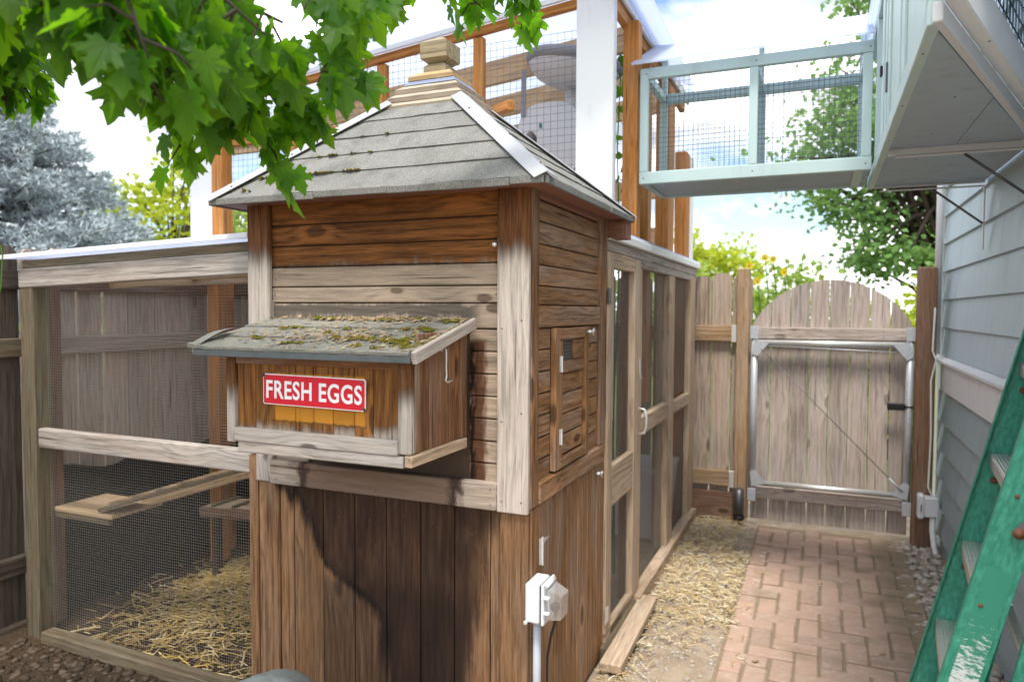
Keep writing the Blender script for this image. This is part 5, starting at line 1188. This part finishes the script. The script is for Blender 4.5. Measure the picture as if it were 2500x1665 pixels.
bush('lime green shrub behind the fence boards beside the gate post', (-1.9, 9.3, 1.45), (.75, .5, .85), 26, 70, .10, 'leaflime', .28)
sb_ = bush('green flowering shrub behind the arched gate', (-.75, 8.4, 1.25), (.95, .5, .82), 40, 70, .09, 'leaflime', .28)
bush('yellow leaved shrub behind the top of the arched gate', (.65, 8.6, 1.15), (.8, .5, .72), 30, 60, .09, 'leafyellow', .26)
bush('dark green shrub low behind the fence at the spruce', (-6.2, 5.6, 1.1), (1.2, 1.0, .85), 40, 70, .10, 'leafgreen', .34)
bush('pale flowering shrub behind the low wire run roof', (-6.8, 7.4, 1.3), (1.2, .8, .85), 40, 70, .09, 'leaflime', .32)
for i, (x, y, z) in enumerate(((-.70, 7.85, 2.02), (-.55, 7.85, 2.10), (-.47, 7.84, 2.08), (-.36, 7.83, 1.95), (-.62, 7.86, 1.86))):
    o = thing('flower', (x, y, z), 'yellow daisy flower rising above the shrub between gate post and arched gate', 'flower', 'yellow flowers behind the gate'); mb = MB()
    for k in range(9): a = k*.698; d = V((math.cos(a), 0, math.sin(a))); s_ = V((-d.z, 0, d.x))*.016; c = V((x, y, z)); mb.poly([c, c + d*.025 + s_*.7 + V((0, -.01, 0)), c + d*.048 + V((0, -.005, 0)), c + d*.025 - s_*.7 + V((0, -.01, 0))])
    mb.build('petals', 'flower', o); mb = MB(); mb.lathe([(.011, 0), (.009, .006), (.003, .009)], (x, y-.004, z), 10, Matrix.Rotation(R(90), 3, 'X')); mb.build('centre', 'litter', o)
    mb = MB(); mb.tube([(x, y+.012, z), (x+.03, y+.12, z-.35), (x+.02, y+.25, z-.8)], .006, 5); mb.build('stem', 'leafvine', o)

# blue spruce
sp_ = thing('spruce_tree', (-10.2, 6.1, 0), 'dense silvery blue spruce standing beyond the fence', 'tree')
mb = MB(); mb.tube([(-10.2, 6.1, -.1), (-10.2, 6.1, 2.5), (-10.2, 6.1, 5.0)], .15, 9, .02); mb.build('trunk', 'bark', sp_, True)
nd_ = MB(); bb = MB(); zt = 5.15
def needle_tuft(c, d, r):
    for _ in range(13):
        q = (d*rnd.uniform(.1, 1.0) + V((rnd.gauss(0, .55), rnd.gauss(0, .55), rnd.gauss(0, .55)))).normalized(); s_ = q.cross(V((rnd.gauss(0, 1), rnd.gauss(0, 1), rnd.gauss(0, 1)))).normalized()*r*.085
        nd_.poly([c - s_, c + s_, c + q*r*rnd.uniform(.7, 1.2)])
z = .35
while z < zt:
    rad = 3.2*(1 - z/zt)**.8 + .10; nb_ = int(9 + rad*5)
    for k in range(nb_):
        a = rnd.uniform(0, 6.283); L = rad*rnd.uniform(.82, 1.08); droop = rnd.uniform(-.05, .14)
        dd = V((math.cos(a), math.sin(a), 0)); b0 = V((-10.2, 6.1, z))
        tip = b0 + dd*L + V((0, 0, droop*L)); mid = b0.lerp(tip, .55) + V((0, 0, -.07*L)); bb.tube([b0, mid, tip], .018, 4, .004)
        sd_v = V((-dd.y, dd.x, 0)); m_ = int(5 + L*5.5)
        for i in range(m_):
            f = .28 + .72*i/m_; p = (b0.lerp(mid, f/.55) if f < .55 else mid.lerp(tip, (f-.55)/.45))
            wspread = (1-f)*.55*L*.5 + .06; 
            for s2 in (-1, 0, 1):
                q = p + sd_v*s2*wspread*rnd.uniform(.4, 1) + V((0, 0, rnd.uniform(-.03, .04))); needle_tuft(q, (dd + sd_v*s2*.7 + V((0, 0, .25))).normalized(), rnd.uniform(.09, .15))
    z += .17
tag(bb.build('branches', 'bark', sp_), kind='stuff'); tag(nd_.build('crown', 'needle', sp_), kind='stuff')

# vine inside the cat patio
vn = thing('vine', (-1.10, 4.15, 0), 'leafy green vine climbing behind the white corner board', 'vine')
mb = MB(); mb.tube([(-1.10, 4.12, 0), (-1.12, 4.14, .9), (-1.085, 4.12, 1.9), (-1.115, 4.15, 2.5), (-1.09, 4.13, 3.0)], .008, 6, .003); mb.build('stem', 'leafvine', vn, True)
LEAFP = None
VLM = MB(); VLM.v = [(0, 0, 0), (.5, .3, .08), (.38, .75, .05), (0, 1.1, 0), (-.38, .75, .05), (-.5, .3, .08)]; VLM.f = [[0, 1, 2, 3], [0, 3, 4, 5]]
vme = bpy.data.meshes.new('leaf'); vme.from_pydata(VLM.v, [], VLM.f); vme.materials.append(M['leafvine']); vme.update()
for k in range(95):
    z = rnd.uniform(1.75, 3.05); p = V((-1.10 + rnd.uniform(-.07, .10), 4.12 + rnd.uniform(-.10, .06), z)); s_ = rnd.uniform(.045, .085)
    m = Matrix.Translation(p) @ Matrix.Rotation(rnd.uniform(0, 6.28), 4, 'Z') @ Matrix.Rotation(rnd.uniform(1.6, 3.0), 4, 'X') @ Matrix.Scale(s_, 4)
    link(bpy.data.objects.new('leaf', vme), vn, m)

# ------------------------------------------------------------------ overhead lines
up_ = []
for nm, x, y in (('a', -30, 8), ('b', -18, 30)):
    o = thing('utility_pole', (x, y, 0), 'brown wooden utility pole %s' % ('at the low end of the overhead lines' if nm == 'a' else 'at the high end of the overhead lines'), 'pole')
    mb = MB(); mb.tube([(x, y, -.2), (x, y, 11.2)], .16, 10, .11); mb.build('shaft', 'bark', o, True); slab('crossarm', o, x-1, x+1, y-.06, y+.06, 10.75, 10.9, 'brownpost', .01); up_.append(V((x, y, 0)))
for z0, z1, txt in ((7.6, 7.5, 'lower'), (9.1, 8.7, 'upper')):
    a, b = up_[0] + V((0, 0, z0)), up_[1] + V((0, 0, z1+2)); mb = MB(); pts = [a.lerp(b, i/16) - V((0, 0, 0.25*(1-(2*i/16-1)**2))) for i in range(17)]; mb.tube(pts, .012, 5)
    tag(mb.build('power_line', 'black', None, origin=a), '%s black overhead line crossing the sky above the spruce' % txt, 'power line')

# ------------------------------------------------------------------ maple overhead
rnd = random.Random(5)
mp_ = thing('maple_tree', (-2.75, .15, 0), 'maple with large lobed green leaves hanging over the coop', 'tree')
half = [(0, 0), (.10, -.05), (.26, -.13), (.36, -.10), (.33, .0), (.44, .02), (.50, .10), (.40, .16), (.36, .22), (.50, .34), (.64, .50), (.52, .50), (.50, .60), (.40, .53), (.24, .48), (.25, .62), (.30, .72), (.18, .76), (.12, .88), (0, 1.06)]
def leaf_uv(me, xy):
    uv = me.uv_layers.new(name='UVMap'); li = [0]*len(me.loops); me.loops.foreach_get('vertex_index', li)
    uv.data.foreach_set('uv', [c for i in li for c in (xy[i][0]*.5+.5, xy[i][1]*.5+.25)])
LXY = {}
def leaf_mesh(k):
    r_ = random.Random(k); mb = MB(); n = len(half); cu, fo = r_.uniform(.05, .35), r_.uniform(.05, .4)
    def pt(x, y): return (x*(1 - fo*.25), y - .0, abs(x)*fo*.75 - cu*(y-.3)**2*.9 - abs(x)**2*cu*.8 + r_.uniform(-.02, .02))
    c = (0, .26, 0)
    mb.v.append(c)
    for s_ in (1, -1):
        pts = [pt(s_*x*r_.uniform(.93, 1.07), y*r_.uniform(.96, 1.04)) if 0 < i < n-1 else (0, y, -cu*(y-.3)**2*.9) for i, (x, y) in enumerate(half)]
        k0 = len(mb.v); mb.v += pts
        for i in range(n-1): mb.f.append([0, k0+i, k0+i+1] if s_ > 0 else [0, k0+i+1, k0+i])
    # petiole
    k0 = len(mb.v); mb.v += [(-.012, 0, 0), (.012, 0, 0), (.010, -.45, .05), (-.010, -.45, .05)]; mb.f.append([k0, k0+1, k0+2, k0+3])
    me = bpy.data.meshes.new('leaf'); me.from_pydata(mb.v, [], mb.f); me.materials.append(M['maple']); me.polygons.foreach_set('use_smooth', [True]*len(me.polygons)); leaf_uv(me, [(v[0], v[1]) for v in mb.v]); me.update(); return me
LM = [leaf_mesh(k) for k in range(9)]
for me in LM: LXY[me.name] = [(v.co.x, v.co.y) for v in me.vertices]
wood_mb = MB(); wood_mb.tube([(-2.75, .15, -.1), (-2.72, .15, 1.2), (-2.6, .2, 2.4), (-2.3, .35, 3.6), (-1.9, .5, 4.6)], .13, 12, .04); wood_mb.build('trunk', 'bark', mp_, True)
limbs = MB(); cands = []
def grow(pts, r0, r1, dens, spread, size=(.055, .092), side=True):
    pts = [V(p) for p in pts]; limbs.tube(pts, r0, 7, r1)
    for a, b in zip(pts, pts[1:]):
        n = max(1, int((b-a).length*dens))
        for _ in range(n):
            f = rnd.random(); p = a.lerp(b, f)
            d = V((rnd.gauss(0, 1), rnd.gauss(0, 1), rnd.gauss(-.25, .6))).normalized(); L = rnd.uniform(.2, 1)*spread; tip = p + d*L
            limbs.tube([p, p.lerp(tip, .55) + V((0, 0, .015)), tip], .0036, 5, .0016)
            for q in range(rnd.choice((4, 5, 6))):
                g = p.lerp(tip, rnd.uniform(.35, 1.05)); cands.append((g + V((rnd.gauss(0, .02), rnd.gauss(0, .02), rnd.gauss(0, .015))), rnd.uniform(*size), (b-a).normalized()*.35 + d*.5))
hub = (-2.45, .27, 2.95)
grow([hub, (-1.95, .65, 2.62), (-1.55, .90, 2.35), (-1.34, 1.08, 2.14), (-1.22, 1.22, 2.00)], .022, .004, 26, .20)
grow([(-1.95, .65, 2.62), (-1.62, 1.0, 2.42), (-1.32, 1.25, 2.16), (-1.16, 1.38, 2.02)], .013, .003, 24, .17)
grow([(-1.55, .90, 2.35), (-1.25, .98, 2.22), (-1.08, 1.10, 2.16), (-1.0, 1.17, 2.12)], .012, .003, 26, .18)
grow([hub, (-1.9, .9, 2.85), (-1.45, 1.4, 2.72), (-1.1, 1.75, 2.58), (-.80, 1.98, 2.48)], .016, .003, 22, .14, (.055, .08))
grow([(-1.95, .65, 2.62), (-2.0, .95, 2.33), (-1.93, 1.10, 2.20), (-1.84, 1.20, 2.11)], .008, .002, 26, .11, (.05, .075))
grow([(-1.55, .90, 2.35), (-1.15, .80, 2.15), (-.98, .80, 2.02), (-.95, .81, 1.93)], .008, .002, 24, .11)
grow([(-1.62, 1.0, 2.42), (-1.42, .98, 2.2), (-1.22, .95, 2.06)], .008, .002, 30, .15)
grow([hub, (-2.0, .3, 2.9), (-1.4, .45, 2.65), (-1.05, .62, 2.4), (-.85, .80, 2.27)], .016, .003, 22, .22)
grow([(-1.45, 1.4, 2.72), (-1.25, 1.35, 2.45), (-1.08, 1.38, 2.3), (-1.0, 1.42, 2.24)], .009, .002, 22, .15, (.055, .08))
nodes = [V(q) for q in ((-1.95, .65, 2.62), (-1.75, .78, 2.48), (-1.55, .90, 2.35), (-1.62, 1.0, 2.42), (-1.45, .99, 2.25), (-1.32, 1.25, 2.16), (-1.25, .98, 2.22), (-1.4, .45, 2.65), (-.9, .65, 2.35), (-1.45, 1.4, 2.72), (-1.1, 1.75, 2.58), (-1.0, 1.4, 2.28), (-1.15, .80, 2.2))]
for tip in ((-1.21, .92, 2.02), (-1.27, 1.05, 2.0), (-.97, .85, 1.88), (-1.31, 1.21, 2.12), (-1.22, 1.13, 1.98), (-1.3, 1.31, 1.95), (-1.02, 1.05, 1.98), (-1.15, 1.27, 1.98), (-.89, 1.0, 2.02), (-1.18, 1.42, 1.97), (-.97, 1.24, 2.02), (-1.05, 1.42, 2.04), (-1.3, .88, 2.09), (-1.96, 1.26, 2.18), (-1.87, 1.18, 2.05), (-1.01, 1.78, 2.40), (-.92, 1.93, 2.42), (-.84, 2.05, 2.49), (-1.12, 1.68, 2.36), (-1.08, 1.55, 2.30), (-1.18, 1.33, 1.92), (-1.27, 1.27, 1.90), (-1.40, 1.10, 2.0), (-1.90, 1.22, 2.08), (-2.0, 1.3, 2.12), (-1.08, .87, 2.07), (-1.03, 1.0, 2.12), (-.93, 1.15, 2.13), (-1.65, 1.17, 2.24), (-1.45, 1.05, 2.12), (-1.12, 1.12, 2.10)):
    tip = V(tip); b = min(nodes, key=lambda q: (q - tip).length if q.z > tip.z + .05 else 9)
    grow([b, b.lerp(tip, .5) + V((rnd.uniform(-.03, .03), rnd.uniform(-.03, .03), .03)), tip], .006, .002, 18, .11, (.055, .095))
# unseen crown above and behind the viewer, added to shade the coop front
for k in range(15):
    a = rnd.uniform(0, 6.283); q = rnd.uniform(.3, 1.9); e = (-1.8 + math.cos(a)*q*.9, .15 + math.sin(a)*q*.85, rnd.uniform(3.0, 4.7)); grow([(-2.1, .4, 3.9), ((-2.1+e[0])/2, (.4+e[1])/2, 3.9 + rnd.uniform(-.2, .4)), e], .012, .003, 16, .34, (.09, .13))
tag(limbs.build('branches', 'twig', mp_, True), kind='stuff')
fwd = V((-.392, .919, -.042)); rgt = V((.919, .393, 0))
def vis(p):
    d = p - V((0, 0, 1.55)); zc = d.dot(fwd)
    return zc if (zc > .3 and abs(d.dot(rgt))/zc < .74 and -.52 < (d.z + .042*zc)/zc < .50) else 99
def leaf_matrix(p, s_, out):
    ax = (V((0, 0, -1))*rnd.uniform(.5, 1.2) + out*.8 + V((rnd.gauss(0, .35), rnd.gauss(0, .35), rnd.gauss(0, .25)))).normalized()
    nn_ = V((rnd.gauss(0, .55), rnd.gauss(-.45, .5), rnd.gauss(.75, .4))); nn_ = (nn_ - ax*nn_.dot(ax)).normalized(); xx = ax.cross(nn_)
    m = Matrix((xx, ax, nn_)).transposed().to_4x4(); m.translation = p; return m @ Matrix.Scale(s_, 4)
cands = [c for c in cands if (c[0] - V((0, 0, 1.55))).length > .75]
cands.sort(key=lambda c: vis(c[0])/c[1])
rest = MB(); rest_xy = []
for i, (p, s_, out) in enumerate(cands):
    m = leaf_matrix(p, s_, out); me = LM[rnd.randrange(len(LM))]
    if i < 300: link(bpy.data.objects.new('leaf', me), mp_, m)
    else:
        k = len(rest.v); rest.v += [tuple(m @ v.co) for v in me.vertices]; rest.f += [[k+j for j in q.vertices] for q in me.polygons]; rest_xy += LXY[me.name]
fol = tag(rest.build('foliage', 'maple', mp_, True), kind='stuff'); leaf_uv(fol.data, rest_xy)
# thin trailing stem at the fence
st = MB(); st.tube([(-2.72, 1.62, 1.95), (-2.70, 1.64, 1.86), (-2.675, 1.66, 1.74), (-2.69, 1.66, 1.62), (-2.72, 1.64, 1.50), (-2.75, 1.6, .9), (-2.76, 1.6, -.02)], .0025, 6)
tag(st.build('plant_stem', 'leafvine', None, True, origin=(-2.76, 1.6, 0)), 'thin arching green plant stem in front of the dark fence boards', 'plant')

# ------------------------------------------------------------------ nail and screw heads
def stud_mesh(name, r, h, mat):
    mb = MB(); mb.lathe([(r, 0), (r, h*.6), (r*.5, h)], (0, 0, 0), 8); me = bpy.data.meshes.new(name); me.from_pydata(mb.v, [], mb.f); me.materials.append(M[mat]); me.update(); return me
NAIL, SCREW = stud_mesh('nail', .0028, .0012, 'rust'), stud_mesh('screw', .0038, .0015, 'steel')
def stud(name, parent, p, n, me): m = V(n).to_track_quat('Z', 'Y').to_matrix().to_4x4(); m.translation = V(p); link(bpy.data.objects.new(name, me), parent, m)
for a, b in zip(zs[1:], zs[:-1]):
    for x in (-1.925, -.995): stud('nail', wall, (x + rnd.uniform(-.006, .006), YF+.0100, (a+b)/2 + rnd.uniform(-.012, .012)), FN, NAIL)
for x in (-1.90, -1.45, -1.0):
    for z in (.905, .955): stud('nail', coop, (x, YF-.0300, z), FN, NAIL)
for z in (.93, 1.2, 1.5, 1.8):
    for x in (-.965, -.895): stud('nail', coop, (x, YF-.0180, z + rnd.uniform(-.02, .02)), FN, NAIL)
for a, b in zip(edges, edges[1:]):
    stud('nail', low, ((a+b)/2, YF+.0060, .80 + rnd.uniform(-.02, .02)), FN, NAIL)
for k in range(NB):
    for z in (1.375, 1.415, .20, .245): stud('nail', gt, (GX0 + (k+.5)*bw + rnd.uniform(-.02, .02), YG-.0500, z), FN, SCREW)
for y in (2.1, 2.6, 3.1, 3.6, 4.1): stud('screw', cb, (.2190, y, ZB-.0120), (0, 0, -1), SCREW); stud('screw', cb, (.36, y, ZB), (0, 0, -1), SCREW)
for x in (-.87, -.33, .17): stud('screw', tn, (x, TY0, ZB+.03), FN, SCREW); stud('screw', tn, (x + .01, TY0, 2.77), FN, SCREW)
